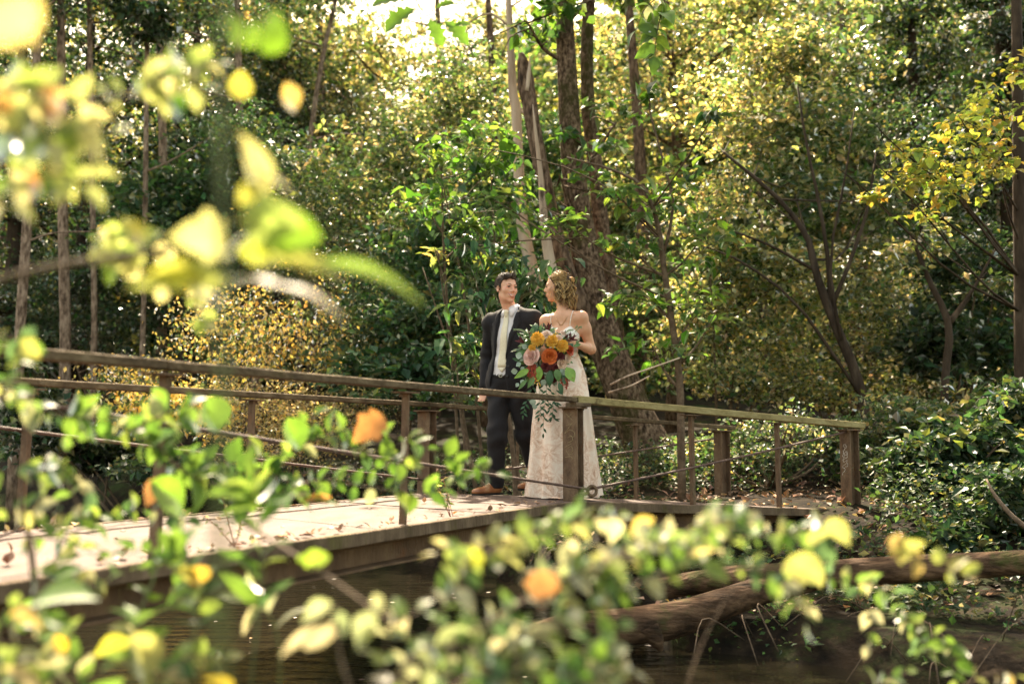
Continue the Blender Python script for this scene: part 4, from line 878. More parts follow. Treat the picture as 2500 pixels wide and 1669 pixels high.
# ---------------------------------------------------------------- the groom
def build_groom():
    YG = 8.22; ppm = FPX / YG
    base = np.array((SX(1246, YG), YG, DZ)); yaw = math.radians(28)
    f = np.array((-math.sin(yaw), -math.cos(yaw), 0)); r = np.array((math.cos(yaw), -math.sin(yaw), 0)); U = np.array((0, 0, 1.))
    A = np.array((r, f, U)); B = lambda x, y, z: base + r * x + f * y + U * z
    me_root = empty('person', base, 'person in dark charcoal suit and ivory tie, walking, head turned to the companion', 'person', 'couple walking on the bridge')
    hip = -.018; sh = .012                                   # trunk leans a little: hips to the left, shoulders to the right
    shL, shR = B(sh - .195, -.01, 1.425), B(sh + .195, -.01, 1.435)
    elL, wrL = B(-.262, -.085, 1.15), B(-.250, -.01, .90)
    elR, wrR = B(.275, -.03, 1.16), B(.275, .13, 1.10)
    hpL, hpR = B(hip - .088, 0, .92), B(hip + .088, 0, .92)
    ank1 = np.array((SX(1210, 8.2), 8.22, DZ + .10)); kn1 = S(1214, 1062, 8.14)
    ank2 = np.array((SX(1318, 8.4), 8.44, DZ + .13)); kn2 = S(1282, 1060, 8.26)
    head_c = S(1236.5, 705.5, 8.17); hy = math.radians(31)
    Fh = unit(np.array((math.sin(hy), -math.cos(hy), -.05))); Rh = unit(np.cross(Fh, (0.03, 0, 1.))); Uh = np.cross(Rh, Fh)
    lo = base + np.array((-.46, -.5, -.005)); hi = base + np.array((.46, .5, 1.9))
    def grid(dx, zs): return Field(np.arange(lo[0], hi[0], dx), np.arange(lo[1], hi[1], dx), zs + DZ)
    def torso(fd, d, k=.05):
        fd.ell(B(sh, -.005, 1.27), (.160 + d, .112 + d, .20 + d), A, k); fd.ell(B((sh + hip) / 2, .005, 1.06), (.147 + d, .108 + d, .16 + d), A, k); fd.ell(B(hip, -.005, .935), (.158 + d, .115 + d, .115 + d), A, k)
        fd.cone(shL, shR, .062 + d, .062 + d, k)
        fd.cone(B(sh, -.02, 1.46), B(sh - .06, -.015, 1.45), .075 + d, .06 + d, k); fd.cone(B(sh, -.02, 1.46), B(sh + .06, -.015, 1.45), .075 + d, .06 + d, k)
    def arms(fd, d, k=.03):
        for a, b, c in ((shL, elL, wrL), (shR, elR, wrR)):
            fd.cone(a, b, .056 + d, .045 + d, k); fd.cone(b, c, .045 + d * .9, .031 + d, k)
    def legs(fd, d, k=.03):
        for a, b, c in ((hpL, kn1, ank1), (hpR, kn2, ank2)):
            fd.cone(a, b, .083 + d, .058 + d, k); fd.cone(b, c, .056 + d, .040 + d, k)
    # body: one surface
    fd = grid(.0055, steps((-.002, 1.42, .011), (1.42, 1.86, .0048)))
    torso(fd, 0); arms(fd, 0); legs(fd, 0)
    for a, s_ in ((ank1, -1), (ank2, -1)): fd.cone(a, a + np.array((-.11, -.08, -.062)), .030, .018, .02)
    for wv, el in ((wrL, elL), (wrR, elR)):                       # hands
        dr = unit(wv - el); sdv = unit(np.cross(dr, f)); p = wv + dr * .05; fd.ell(p, (.022, .040, .046), np.array((np.cross(sdv, dr), sdv, dr)), .02)
        for q in range(4):
            k0 = wv + dr * .085 + sdv * (q - 1.5) * .019; k1 = k0 + dr * (.036 - abs(q - 1.3) * .004) + f * .008; k2 = k1 + dr * .024 + f * .02
            fd.cone(k0, k1, .0095, .0085, .008); fd.cone(k1, k2, .0085, .0075, .006)
        t0 = wv + dr * .03 + f * .025 ; fd.cone(t0, t0 + dr * .04 + f * .022, .011, .009, .01)
    g = head_sdf(fd, head_c, Rh, Fh, Uh, .985)
    fd.cone(g(0, -.018, -.055), B(sh, -.012, 1.47), .053, .062, .03)
    X, Y_, Z = fd.whole()
    bme = fd.mesh('body'); body = link('body', bme, M['skin'], me_root)
    eyes_mouth(g, .985, me_root, bvh_of(bme), .28, True)
    # hair
    hd = Field(np.arange(head_c[0] - .13, head_c[0] + .13, .004), np.arange(head_c[1] - .14, head_c[1] + .14, .004), np.arange(head_c[2] - .1, head_c[2] + .17, .004))
    hd.ell(g(0, -.016, .050), np.array((.083, .104, .089)) * .985, np.array((Rh, Fh, Uh)), .01); hd.ell(g(.012, .058, .098), (.05, .035, .026), np.array((Rh, Fh, Uh)), .03)
    X, Y_, Z = hd.whole(); lx = (X - head_c[0]) * Rh[0] + (Y_ - head_c[1]) * Rh[1] + (Z - head_c[2]) * Rh[2]; ly = (X - head_c[0]) * Fh[0] + (Y_ - head_c[1]) * Fh[1] + (Z - head_c[2]) * Fh[2]; lz = (X - head_c[0]) * Uh[0] + (Y_ - head_c[1]) * Uh[1] + (Z - head_c[2]) * Uh[2]
    hl = np.interp(ly, [-.13, -.08, -.03, .0, .018, .026, .045, .075, .14], [-.055, -.055, -.035, -.015, -.02, .035, .062, .082, .088]) + .006 * np.sin(lx * 120) * (ly > .03)
    hd.F = np.maximum(hd.F, ((hl - lz) * .7).astype(np.float32)) + (.0008 * np.sin(lx * 210 + 3 * np.sin(ly * 60)) * np.sin(ly * 90 + lz * 70)).astype(np.float32)
    hm = hd.mesh('hair'); hair = link('hair', hm, M['hair_dark'], me_root)
    n = len(hm.vertices); V = np.empty(n * 3); hm.vertices.foreach_get('co', V); V = V.reshape(-1, 3); Nn = np.empty(n * 3); hm.vertices.foreach_get('normal', Nn); Nn = Nn.reshape(-1, 3)
    rng = np.random.default_rng(31); rows = []
    for i in rng.choice(n, 4200):
        p, nn = V[i], Nn[i]
        if (p - head_c) @ Uh < .0 and rng.random() < .5: continue
        comb = -Fh * .5 + Rh * .5 * np.sign((p - head_c) @ Rh) - Uh * .25 if (p - head_c) @ Fh < .05 else Rh * .5 + Uh * .35 - Fh * .2
        tn = unit(comb - nn * (comb @ nn) + rng.normal(0, .08, 3)); rows.append([p - nn * .002, p + tn * .012 + nn * .0012, p + tn * .028 + nn * .0002])
    ribbons('hair_strands', rows, M['hair_dark'], hair, w=.0009)
    # shirt
    fd = grid(.008, steps((.85, 1.56, .008))); torso(fd, .007); fd.cone(B(sh, -.012, 1.44), B(sh, -.004, 1.525), .068, .060, .03)
    X, Y_, Z = fd.whole(); fd.F += (.0016 * np.sin(Z * 75 + X * 40) * np.sin(X * 60 - Y_ * 30)).astype(np.float32)
    fd.F = np.maximum(fd.F, (.955 + DZ - Z)); fd.F = np.maximum(fd.F, Z - (DZ + 1.53)); shirt_me = fd.mesh('shirt', 3); shirt = link('shirt', shirt_me, M['shirt'], me_root)
    bvs = bvh_of(shirt_me)
    # collar wings, stand
    mb = MB(); P = []
    cN = B(sh + .004, -.004, 1.532)
    th = np.linspace(-math.pi, math.pi, 25)
    ring = lambda rr, z: [cN + r * (math.sin(t) * rr) + f * (math.cos(t) * rr * .98) + U * (z + .016 * (-math.cos(t))) for t in th]
    R0, R1, R2 = ring(.0605, .020), ring(.0625, -.005), ring(.066, -.022)
    n = 25; mb.add(np.array(R0 + R1 + R2), [(k * n + i, k * n + i + 1, k * n + n + i + 1, k * n + n + i) for k in range(2) for i in range(n - 1)]); st = mb.build('collar', M['shirt'], shirt, True)
    md = st.modifiers.new('thick', 'SOLIDIFY'); md.thickness = .003
    for sg in (-1, 1):
        top = [cN + r * (sg * a) + f * b + U * z for a, b, z in ((.0, .064, .004), (.022, .060, .012), (.044, .046, .022), (.062, .018, .030))]
        bot = [B(sh + sg * .030, .0, 1.462), B(sh + sg * .046, .0, 1.446), B(sh + sg * .062, .0, 1.478), B(sh + sg * .078, -.02, 1.515)]
        bot = list(drape(bvs, bot, -f, .012)); bot[3] = cN + r * (sg * .074) + f * .014 + U * .004
        V = np.array(top + bot); mb = MB(); mb.add(V, [(i, i + 1, 5 + i, 4 + i) for i in range(3)]); o = mb.build('collar_wing', M['shirt'], shirt, True); md = o.modifiers.new('thick', 'SOLIDIFY'); md.thickness = .004
    # tie
    cx = lambda z: sh + (hip - sh) * (1.5 - z) / .6 + .0
    zz = np.linspace(1.470, 1.035, 16); wd = np.interp(zz, [1.0, 1.08, 1.4, 1.455], [.040, .041, .024, .019])
    A_ = [B(cx(z) - w_, 0, z) for z, w_ in zip(zz, wd)]; B_ = [B(cx(z) + w_, 0, z) for z, w_ in zip(zz, wd)]
    tieo = strip('tie', A_, B_, .006, M['tie'], me_root, 4, bvs, -f, .010)
    tip = strip('tie_tip', [B(cx(1.035) - .040, 0, 1.0352), B(cx(1.035) - .02, 0, 1.015), B(cx(1.035), 0, .995)], [B(cx(1.035) + .040, 0, 1.0352), B(cx(1.035) + .02, 0, 1.015), B(cx(1.035) + .001, 0, .995)], .006, M['tie'], tieo, 3, bvs, -f, .010)
    kn = drape(bvs, [B(cx(1.478), 0, 1.478)], -f, .012)[0]; fk = Field(np.arange(kn[0] - .05, kn[0] + .05, .003), np.arange(kn[1] - .05, kn[1] + .05, .003), np.arange(kn[2] - .05, kn[2] + .05, .003)); fk.cone(kn + U * .014, kn - U * .016, .020, .013, .01); link('tie_knot', fk.mesh('tie_knot'), M['tie'], tieo)
    # trousers
    fd = grid(.0075, steps((.04, 1.0, .009)))
    for a, b, c in ((hpL, kn1, ank1), (hpR, kn2, ank2)): fd.cone(a, b, .100, .079, .03); fd.cone(b, c + np.array((.0, .004, -.055)), .077, .066, .05)
    fd.ell(B(hip, -.005, .935), (.170, .127, .12), A, .04)
    X, Y_, Z = fd.whole(); zr = Z - DZ
    fd.F += (.0075 * np.sin(zr * 46 + X * 16 + 2 * np.sin(X * 22)) * np.exp(-((zr - .5) / .14) ** 2) + .007 * np.sin(zr * 60 + X * 22) * np.exp(-((zr - .16) / .08) ** 2) + .009 * np.sin(zr * 34 - X * 40) * np.exp(-((zr - .8) / .08) ** 2)).astype(np.float32)
    fd.F = np.maximum(fd.F, Z - (DZ + .985)); fd.F = np.maximum(fd.F, (DZ + .052) - Z); tro = link('trousers', fd.mesh('trousers', 3), M['suit'], me_root)
    # belt
    rr = [(math.cos(t), math.sin(t)) for t in np.linspace(0, 2 * math.pi, 33)]
    mb = MB(); V = []
    for dz in (-.017, .017):
        for c_, s_ in rr: V.append(B(hip + .003 + .171 * c_, -.004 + .129 * s_, .966 + dz))
    mb.add(V, [(i, i + 1, 34 + i - 1, 33 + i) for i in range(32)]); bl = mb.build('belt', M['leather_black'], me_root, True); md = bl.modifiers.new('thick', 'SOLIDIFY'); md.thickness = .005; md.offset = 1
    mb = MB(); bc = B(hip + .0, .134, .966); 
    for a, b, c_, d in ((-.012, 0, .002, .013), (.012, 0, .002, .013), (0, .011, .013, .002), (0, -.011, .013, .002)): mb.box(bc + r * a + U * b, r * c_, f * .004, U * d)
    mb.build('buckle', M['buckle'], bl)
    # jacket, open in front
    fd = grid(.007, steps((.70, 1.56, .008))); torso(fd, .022, .05)
    fd.ell(B(hip, -.012, .93), (.196, .150, .20), A, .06)
    for a, b, c in ((shL, elL, wrL), (shR, elR, wrR)): fd.cone(a - U * .012, b, .068, .061, .03); fd.cone(b, c, .062, .049, .03)
    X, Y_, Z = fd.whole(); zr = Z - DZ; bx = (X - base[0]) * r[0] + (Y_ - base[1]) * r[1]; by = (X - base[0]) * f[0] + (Y_ - base[1]) * f[1]
    fd.F += (.004 * np.sin(zr * 38 + bx * 44) * np.sin(bx * 24 + by * 33) + .007 * np.sin(zr * 70 + bx * 8) * np.exp(-((zr - 1.14) / .07) ** 2) * (abs(bx) > .17)).astype(np.float32)
    cxz = sh + (hip - sh) * (1.5 - zr) / .6
    wl = np.interp(zr, [.7, .95, 1.2, 1.42, 1.52], [.13, .098, .078, .058, .062]); wr_ = np.interp(zr, [.7, .95, 1.12, 1.25, 1.4, 1.52], [.085, .045, .030, .040, .066, .085])
    op = np.maximum(np.maximum(-(bx - (cxz - wl)), bx - (cxz + wr_)), .03 - by)      # negative inside the opening
    fd.F = np.maximum(fd.F, -op.astype(np.float32) * .9)
    nk = np.sqrt((X - B(sh, .0, 0)[0]) ** 2 + (Y_ - B(sh, .0, 0)[1]) ** 2) - np.interp(zr, [1.40, 1.47, 1.6], [.0, .066, .082]); fd.F = np.where(zr > 1.44, np.maximum(fd.F, -nk), fd.F)
    fd.F = np.maximum(fd.F, (.80 + .03 * np.clip(-by, 0, .1) - zr)); 
    # keep sleeves below the hem level from being cut: sleeves end above the hem here
    jm = fd.mesh('jacket', 4); jk = link('jacket', jm, M['suit'], me_root); bvj = bvh_of(jm)
    # lapels with a notch, collar roll
    for sg, w_in, zb in ((-1, lambda z: np.interp(z, [.95, 1.2, 1.42, 1.52], [.098, .078, .058, .062]), 1.13), (1, lambda z: np.interp(z, [.95, 1.12, 1.25, 1.4, 1.52], [.045, .030, .040, .066, .085]), 1.10)):
        zz = np.linspace(zb, 1.50, 18); inn_ = [B(cx(z) + sg * (w_in(z) - .002), 0, z) for z in zz]
        wide = np.interp(zz, [zb, zb + .12, 1.40, 1.415, 1.43, 1.50], [.001, .030, .074, .040, .046, .030]); out_ = [B(cx(z) + sg * (w_in(z) + w_), 0, z + .012 * (w_ / .07)) for z, w_ in zip(zz, wide)]
        strip('lapel', inn_, out_, .006, M['suit'], jk, 4, bvj, -f, .011)
    for z in (1.04, .96):
        c = drape(bvj, [B(cx(z) + .066, 0, z)], -f, .002)[0]; mb = MB(); mb.lathe(c, [(.0001, .005), (.008, .005), (.0095, .0025), (.0095, -.002)], 12, f); mb.build('button', M['leather_black'], jk, True)
    mb = MB(); c = B(.085, 0, 1.28); pk = drape(bvj, [B(.085 - .045, 0, 1.285), B(.085 + .045, 0, 1.295)], -f, .0035); mb.tube(np.linspace(pk[0], pk[1], 5), .005, 5); mb.build('breast_pocket', M['suit'], jk, True)
    # shoes
    for an, dr in ((ank1, unit(np.array((-.80, -.60, 0)))), (ank2, unit(np.array((-.80, -.60, 0))))):
        sdv = np.array((-dr[1], dr[0], 0)); lift = .0 if an is ank1 else .03; h = np.array((an[0], an[1], DZ + lift)) - dr * .045
        fs = Field(np.arange(h[0] - .33, h[0] + .14, .005), np.arange(h[1] - .28, h[1] + .14, .005), np.arange(DZ - .002, DZ + .19, .005)); Ax = np.array((dr, sdv, U))
        fs.ell(h + dr * .035 + U * .05, (.055, .038, .05), Ax, .02); fs.ell(h + dr * .10 + U * .045, (.075, .041, .045), Ax, .03); fs.ell(h + dr * .19 + U * .032, (.085, .046, .030), Ax, .03); fs.cone(h + dr * .25 + U * .024, h + dr * .20 + U * .03, .022, .030, .02); fs.cone(h + dr * .045 + U * .06, h + dr * .055 + U * .11, .042, .040, .02)
        X, Y_, Z = fs.whole(); fs.F = np.maximum(fs.F, (DZ + lift + .014) - Z); fs.F = np.maximum(fs.F, Z - (DZ + lift + .105)); sh_o = link('shoe', fs.mesh('shoe'), M['leather'], me_root)
        mb = MB(); L_ = []
        for t in np.linspace(0, 2 * math.pi, 28, endpoint=False):
            c_, s_ = math.cos(t), math.sin(t); L_.append(h + dr * (.12 + .158 * c_) + sdv * s_ * (.040 + .008 * c_))
        L_ = np.array(L_); top = L_ + U * .016; n = 28
        mb.add(np.vstack([L_ + U * .0005, top]), [(i, (i + 1) % n, n + (i + 1) % n, n + i) for i in range(n)] + [tuple(range(n, 2 * n)), tuple(range(n - 1, -1, -1))]); mb.build('sole', M['leather_black'], sh_o)
        mb = MB()
        for q in range(4):
            c = h + dr * (.105 + q * .018) + U * (.093 - q * .006); mb.tube([c - sdv * .017, c + U * .003, c + sdv * .017], .0022, 5)
        mb.build('laces', M['leather_black'], sh_o, True)
    return me_root
build_groom()
# ---------------------------------------------------------------- the bride
def build_bride():
    YB = 7.90; ppm = FPX / YB
    base = np.array((SX(1377, YB), YB, DZ)); yaw = math.radians(22)
    f = np.array((-math.sin(yaw), -math.cos(yaw), 0)); r = np.array((math.cos(yaw), -math.sin(yaw), 0)); U = np.array((0, 0, 1.)); A = np.array((r, f, U))
    B = lambda x, y, z: base + r * x + f * y + U * z
    root = empty('person', base, 'person in long ivory floral gown with curly blond hair, holding the bouquet', 'person', 'couple walking on the bridge')
    zof = lambda v: (1068 + .463 * ppm - v) / ppm
    shL, shR = B(-.150, .0, 1.395), B(.150, .0, 1.412)
    elR = np.array((SX(1444, 7.93), 7.93, DZ + 1.165)); wrR = np.array((SX(1408, 7.72), 7.70, DZ + 1.185))
    elL = B(-.185, -.03, 1.14); wrL = B(-.16, .17, 1.17)
    hpL, hpR = B(-.085, 0, .90), B(.085, 0, .90); an1, an2 = B(-.07, -.02, .11), B(.10, .05, .11)
    hc = S(1362, 703, 7.95); ha = math.radians(97)
    Fh = unit(np.array((-math.sin(ha), -math.cos(ha), -.02))); Rh = unit(np.cross(Fh, (0.0, 0, 1.))); Uh = np.cross(Rh, Fh); sc = .93
    lo = base + np.array((-.42, -.42, 0)); hi = base + np.array((.42, .36, 1.85))
    fd = Field(np.arange(lo[0], hi[0], .0052), np.arange(lo[1], hi[1], .0052), steps((-.002, .9, .018), (.9, 1.12, .008), (1.12, 1.82, .0048)) + DZ)
    def trunk(fd, d=0, k=.05):
        fd.ell(B(0, -.005, 1.26), (.128 + d, .088 + d, .15 + d), A, k); fd.ell(B(0, .0, 1.10), (.104 + d, .080 + d, .12 + d), A, k); fd.ell(B(0, -.01, .93), (.155 + d, .115 + d, .15 + d), A, .06)
        for sx in (-1, 1): fd.ell(B(sx * .062, .070, 1.262), (.060 + d, .056 + d, .060 + d), A, .03)
    trunk(fd); fd.cone(shL, shR, .046, .046, .04)
    fd.cone(B(0, -.015, 1.43), B(.07, -.01, 1.415), .052, .045, .05); fd.cone(B(0, -.015, 1.43), B(-.07, -.01, 1.405), .052, .045, .05)
    for a, b, c in ((shL, elL, wrL), (shR, elR, wrR)):
        m = a + (b - a) * .35; fd.cone(a, m, .049, .047, .03); fd.cone(m, b, .046, .037, .03); m2 = b + (c - b) * .3; fd.cone(b, m2, .037, .036, .02); fd.cone(m2, c, .036, .024, .02)
    for a, b, kx in ((hpL, an1, .02), (hpR, an2, .02)):
        k = (a + b) / 2 + f * .03; fd.cone(a, k, .08, .055, .03); fd.cone(k, b, .054, .034, .03); fd.cone(b, b + f * .12 - U * .08, .03, .022, .03)
    # hands: her left closes round the bouquet stems, her right rests on the companion's arm
    for wv, el, grip in ((wrR, elR, 1), (wrL, elL, 0)):
        dr = unit(wv - el); up = unit(U - dr * (U @ dr)); sdv = np.cross(dr, up)
        fd.ell(wv + dr * .042, (.040, .036, .018), np.array((dr, up, sdv)), .02)
        inw = -sdv if (-sdv) @ np.array((-1, 0, 0)) > 0 else sdv
        for q in range(4):
            ln = (.9, 1.0, .95, .78)[q]; k0 = wv + dr * .074 + up * (1.5 - q) * .0165; k1 = k0 + unit(dr + inw * (.5 if grip else .2)) * .030 * ln; k2 = k1 + unit(dr * .25 + inw) * .024 * ln if grip else k1 + unit(dr + inw * .35) * .024 * ln; k3 = k2 + (unit(-dr * .5 + inw * .8) if grip else unit(dr + inw * .5)) * .017 * ln
            fd.cone(k0, k1, .0085, .008, .006); fd.cone(k1, k2, .008, .0073, .004); fd.cone(k2, k3, .0073, .0062, .004)
        t0 = wv + dr * .022 + up * .024; t1 = t0 + unit(dr * .8 + up * .5 + inw * .4) * .032; fd.cone(t0, t1, .0105, .009, .012); fd.cone(t1, t1 + unit(dr + inw * .6) * .024, .009, .0072, .005)
    g = head_sdf(fd, hc, Rh, Fh, Uh, sc, True)
    fd.cone(g(0, -.02, -.05), B(0.0, -.012, 1.43), .043, .046, .03)
    fd.cone(B(-.01, .035, 1.415), B(-.10, .045, 1.43), .009, .007, .015); fd.cone(B(.01, .035, 1.415), B(.10, .045, 1.44), .009, .007, .015)
    bme = fd.mesh('body'); link('body', bme, M['skin_tan'], root); bvb = bvh_of(bme)
    eyes_mouth(g, sc, root, bvb, .0, False, 'hair_brow')
    # bodice with sweetheart V, thin straps
    fd = Field(np.arange(lo[0], hi[0], .0055), np.arange(lo[1], hi[1], .0055), steps((.86, 1.45, .0055)) + DZ); trunk(fd, .007)
    X, Y_, Z = fd.whole(); zr = Z - DZ; bx = (X - base[0]) * r[0] + (Y_ - base[1]) * r[1]; by = (X - base[0]) * f[0] + (Y_ - base[1]) * f[1]
    topz = np.where(by > .0, np.interp(abs(bx), [0, .03, .075, .105, .14], [1.262, 1.30, 1.345, 1.315, 1.265]), 1.20)
    fd.F = np.maximum(fd.F, (zr - topz) * .6); fd.F = np.maximum(fd.F, 1.07 - zr); bm = fd.mesh('bodice', 3); bod = link('bodice', bm, M['lace'], root); bv = bvh_of(bm)
    for sx in (-1, 1):
        a = drape(bv, [B(sx * .075, 0, 1.335)], -f, .002)[0]; P = spline([a, B(sx * .083, .075, 1.39), B(sx * .088, .035, 1.452 + (.008 if sx > 0 else 0)), B(sx * .085, -.02, 1.455), B(sx * .08, -.075, 1.37), B(sx * .07, -.09, 1.22)], 18); mb = MB(); mb.tube(P, .0024, 6); mb.build('strap', M['lace'], bod, True)
    # skirt
    nz, na = 60, 168; zz = np.linspace(1.125, .004, nz); V = []
    rng = np.random.default_rng(12); ph = rng.uniform(0, 6.28, 8)
    cxs = np.interp(zz, [0, .3, .55, .85, 1.0, 1.13], [-.016, -.016, -.018, -.018, -.005, 0]); hx = np.interp(zz, [0, .3, .53, .83, .95, 1.05, 1.13], [.300, .268, .246, .210, .185, .145, .114])
    hyr = np.interp(zz, [0, .53, .83, .95, 1.05, 1.13], [.285, .225, .175, .145, .108, .088])
    for z, c_, a_, b_ in zip(zz, cxs, hx, hyr):
        k = np.clip((1.10 - z) / 1.1, 0, 1); th = np.linspace(0, 2 * math.pi, na, endpoint=False)
        fold = 1 + k ** .8 * (.072 * np.sin(7 * th + ph[0] + .5 * math.sin(z * 3)) + .046 * np.sin(11 * th + ph[1] - z * 1.2) + .026 * np.sin(17 * th + ph[2] + z * 2)) + .010 * k * np.sin(29 * th + ph[3])
        fold = np.where(fold > 1, 1 + (fold - 1) * .8, 1 + (fold - 1) * 1.3)
        c = base + r * 0 + np.array((c_, 0, z)); V.append(np.stack([c[0] + np.cos(th) * a_ * fold, c[1] + np.sin(th) * b_ * fold, np.full(na, c[2]) + (.012 * np.sin(7 * th + ph[0]) * max(0, (k - .96) / .04) if z < .05 else 0)], -1))
    V = np.concatenate(V); V[:, 2] = np.maximum(V[:, 2], DZ + .003)
    i, j = np.meshgrid(np.arange(nz - 1), np.arange(na), indexing='ij'); a = (i * na + j).ravel(); b = (i * na + (j + 1) % na).ravel()
    F = np.stack([a, a + na, b + na, b], -1); sk = link('skirt', mesh_np('skirt', V, F), M['gown'], bod)
    # necklace
    P = []
    for t in np.linspace(-1, 1, 15): P.append(B(t * .052, .0, 1.352 + .075 * abs(t) ** 1.5))
    P = drape(bvb, P, -f, .003); mb = MB(); mb.tube(spline(P, 40), .0014, 5); nk = mb.build('necklace', M['gold'], root, True)
    mb = MB()
    for p in list(P[3:12]) + list(P[5:10] - np.array((0, 0, .012))) + list(P[6:9] - np.array((0, 0, .024))): 
        mb.lathe(p, [(.0001, .004), (.0035, .002), (.0035, -.002), (.0001, -.004)], 6, f)
    mb.build('pendant', M['gold'], nk, True)
    # hair: scalp shell, swept half-up twist, hanging curls
    Ax = np.array((Rh, Fh, Uh)); hd = Field(np.arange(hc[0] - .17, hc[0] + .19, .005), np.arange(hc[1] - .15, hc[1] + .15, .005), np.arange(hc[2] - .12, hc[2] + .18, .005))
    hd.ell(g(0, -.020, .052), np.array((.084, .104, .088)) * sc, Ax, .01); hd.ell(g(0, -.055, -.01), np.array((.08, .06, .075)) * sc, Ax, .03)
    X, Y_, Z = hd.whole(); ly = (X - hc[0]) * Fh[0] + (Y_ - hc[1]) * Fh[1] + (Z - hc[2]) * Fh[2]; lz = (X - hc[0]) * Uh[0] + (Y_ - hc[1]) * Uh[1] + (Z - hc[2]) * Uh[2]
    hl = np.interp(ly, [-.13, -.03, .015, .03, .05, .08, .14], [-.09, -.09, -.06, .02, .06, .088, .10]); hd.F = np.maximum(hd.F, ((hl - lz) * .7).astype(np.float32))
    hme = hd.mesh('hair'); nV = len(hme.vertices); co = np.empty(nV * 3); hme.vertices.foreach_get('co', co); co = co.reshape(-1, 3)
    at = hme.color_attributes.new('Col', 'FLOAT_COLOR', 'POINT'); cc = np.ones((nV, 4), np.float32); cc[:, :3] = (.075, .04, .018); at.data.foreach_set('color', cc.ravel())
    hair = link('hair', hme, M['hair_blond'], root); bh = bvh_of(hme)
    rng = np.random.default_rng(77); rows, cols, wds = [], [], []
    PALH = np.array([(.46, .29, .11), (.66, .45, .19), (.22, .12, .045), (.78, .58, .30), (.09, .048, .02)])
    def surf(x, y, z):
        o = g(0, -.02, .05); d = unit(g(x, y, z) - o); h = bh.ray_cast(Vector(o), Vector(d)); return np.array(h[0]) if h[0] is not None else g(x, y, z)
    def col(): return PALH[rng.choice(5, p=(.26, .24, .2, .16, .14))] * math.exp(rng.normal(0, .15))
    # swept crown strands from the brow back to the twist
    for i in range(1100):
        ph_ = rng.uniform(-1.75, 1.75); sp_, cp_ = math.sin(ph_), math.cos(ph_)
        ys = .10 - .055 * (1 - cp_) + rng.uniform(-.05, .0)
        a = surf(sp_ * .085, ys, .045 + cp_ * .075); m1 = surf(sp_ * .10, .02 + rng.normal(0, .012), .045 + cp_ * .095); m2 = surf(sp_ * .085, -.05 + rng.normal(0, .01), .045 + cp_ * .075); e = g(sp_ * .03, -.112, .045 + rng.normal(0, .014))
        lift = rng.uniform(.0, .007); off1 = unit(m1 - g(0, -.02, .04)) * lift; off2 = unit(m2 - g(0, -.02, .04)) * (lift + .002); P = spline([a, m1 + off1, m2 + off2, e], 14) + rng.normal(0, .0011, (14, 3)); rows.append(P); cols.append(col()); wds.append(rng.uniform(.0011, .0022))
    # the twist
    for i in range(26):
        t = np.linspace(0, 2 * math.pi * 1.3, 22); rr = .018 + rng.uniform(0, .018); p0 = rng.uniform(0, 6.28); c = g(rng.normal(0, .012), -.108 + rng.normal(0, .008), .048 + rng.normal(0, .012))
        P = c + np.outer(np.cos(t + p0) * rr, Fh) * .7 + np.outer(np.sin(t + p0) * rr * .8, Uh) + np.outer(np.linspace(-.03, .03, 22), Rh); rows.append(P); cols.append(col()); wds.append(.004)
    # hanging ringlets all round the sides and back: each a bundle of strands
    for i in range(215):
        th = rng.uniform(-.62, .62) * math.pi + math.pi         # around the back; 0 is the face
        y0 = math.cos(th); x0 = math.sin(th); hgt = rng.uniform(-.035, .055)
        a = surf(x0 * .09, y0 * .10 - .02, hgt); out = unit(Rh * x0 + Fh * y0 * .9); L = rng.uniform(.095, .17) - max(0, -hgt) * .6 + (.015 if y0 < -.3 else 0)
        n = 20; t = np.linspace(0, 1, n); flare = .026 * np.sin(t * 2.0) * rng.uniform(.4, 1.3)
        core = a + np.outer(flare, out) - np.outer(t * L, Uh)
        tw = rng.uniform(1.3, 2.5) * 2 * math.pi * rng.choice((-1, 1)); p0 = rng.uniform(0, 6.28); rad = rng.uniform(.008, .016) * np.clip(t * 3.5, 0, 1) * (1.05 - .35 * t)
        tg = np.cross(out, Uh); base_c = col()
        for q in range(7):
            dp = rng.normal(0, .28); P = core + np.outer(np.cos(tw * t + p0 + dp) * rad, out) + np.outer(np.sin(tw * t + p0 + dp) * rad, tg) + rng.normal(0, .0018, 3)
            rows.append(P); cols.append(base_c * math.exp(rng.normal(0, .2))); wds.append(rng.uniform(.0012, .0024))
    # loose face-framing curl and flyaways
    for i in range(14):
        a = surf(rng.choice((-.06, .06)), .05, .05); n = 22; t = np.linspace(0, 1, n); out = unit(Fh * .6 + Rh * np.sign((a - hc) @ Rh) * .5)
        P = a - np.outer(t * rng.uniform(.12, .19), Uh) + np.outer(.02 * np.sin(t * 2), out) + np.outer(np.cos(t * 15 + i) * .009 * t, out) + np.outer(np.sin(t * 15 + i) * .009 * t, Rh); rows.append(P); cols.append(col()); wds.append(.0026)
    for i in range(260):
        v = co[rng.integers(nV)]; d = unit(v - g(0, -.02, .02)); t = np.linspace(0, 1, 6)[:, None]; rows.append(v + d * t * rng.uniform(.008, .03) + rng.normal(0, .006, 3) * t ** 2 - Uh * t ** 2 * .015); cols.append(col() * 1.2); wds.append(.0008)
    ribbons('curls', rows, M['hair_blond'], hair, [np.asarray(c) for c in cols], w=wds)
    # little hair flower at the temple
    mb = MB(); c = surf(-.03, .07, .095)
    for q in range(5): mb.lathe(c + rng.normal(0, .008, 3), [(.0001, .006), (.006, .003), (.007, -.002)], 7, unit(c - hc))
    mb.build('hair_flower', pmat('blush_petal_pin', [(.3, (.62, .42, .36)), (.7, (.74, .58, .52))], 30, 2, .6), hair, True)
    return root
build_bride()
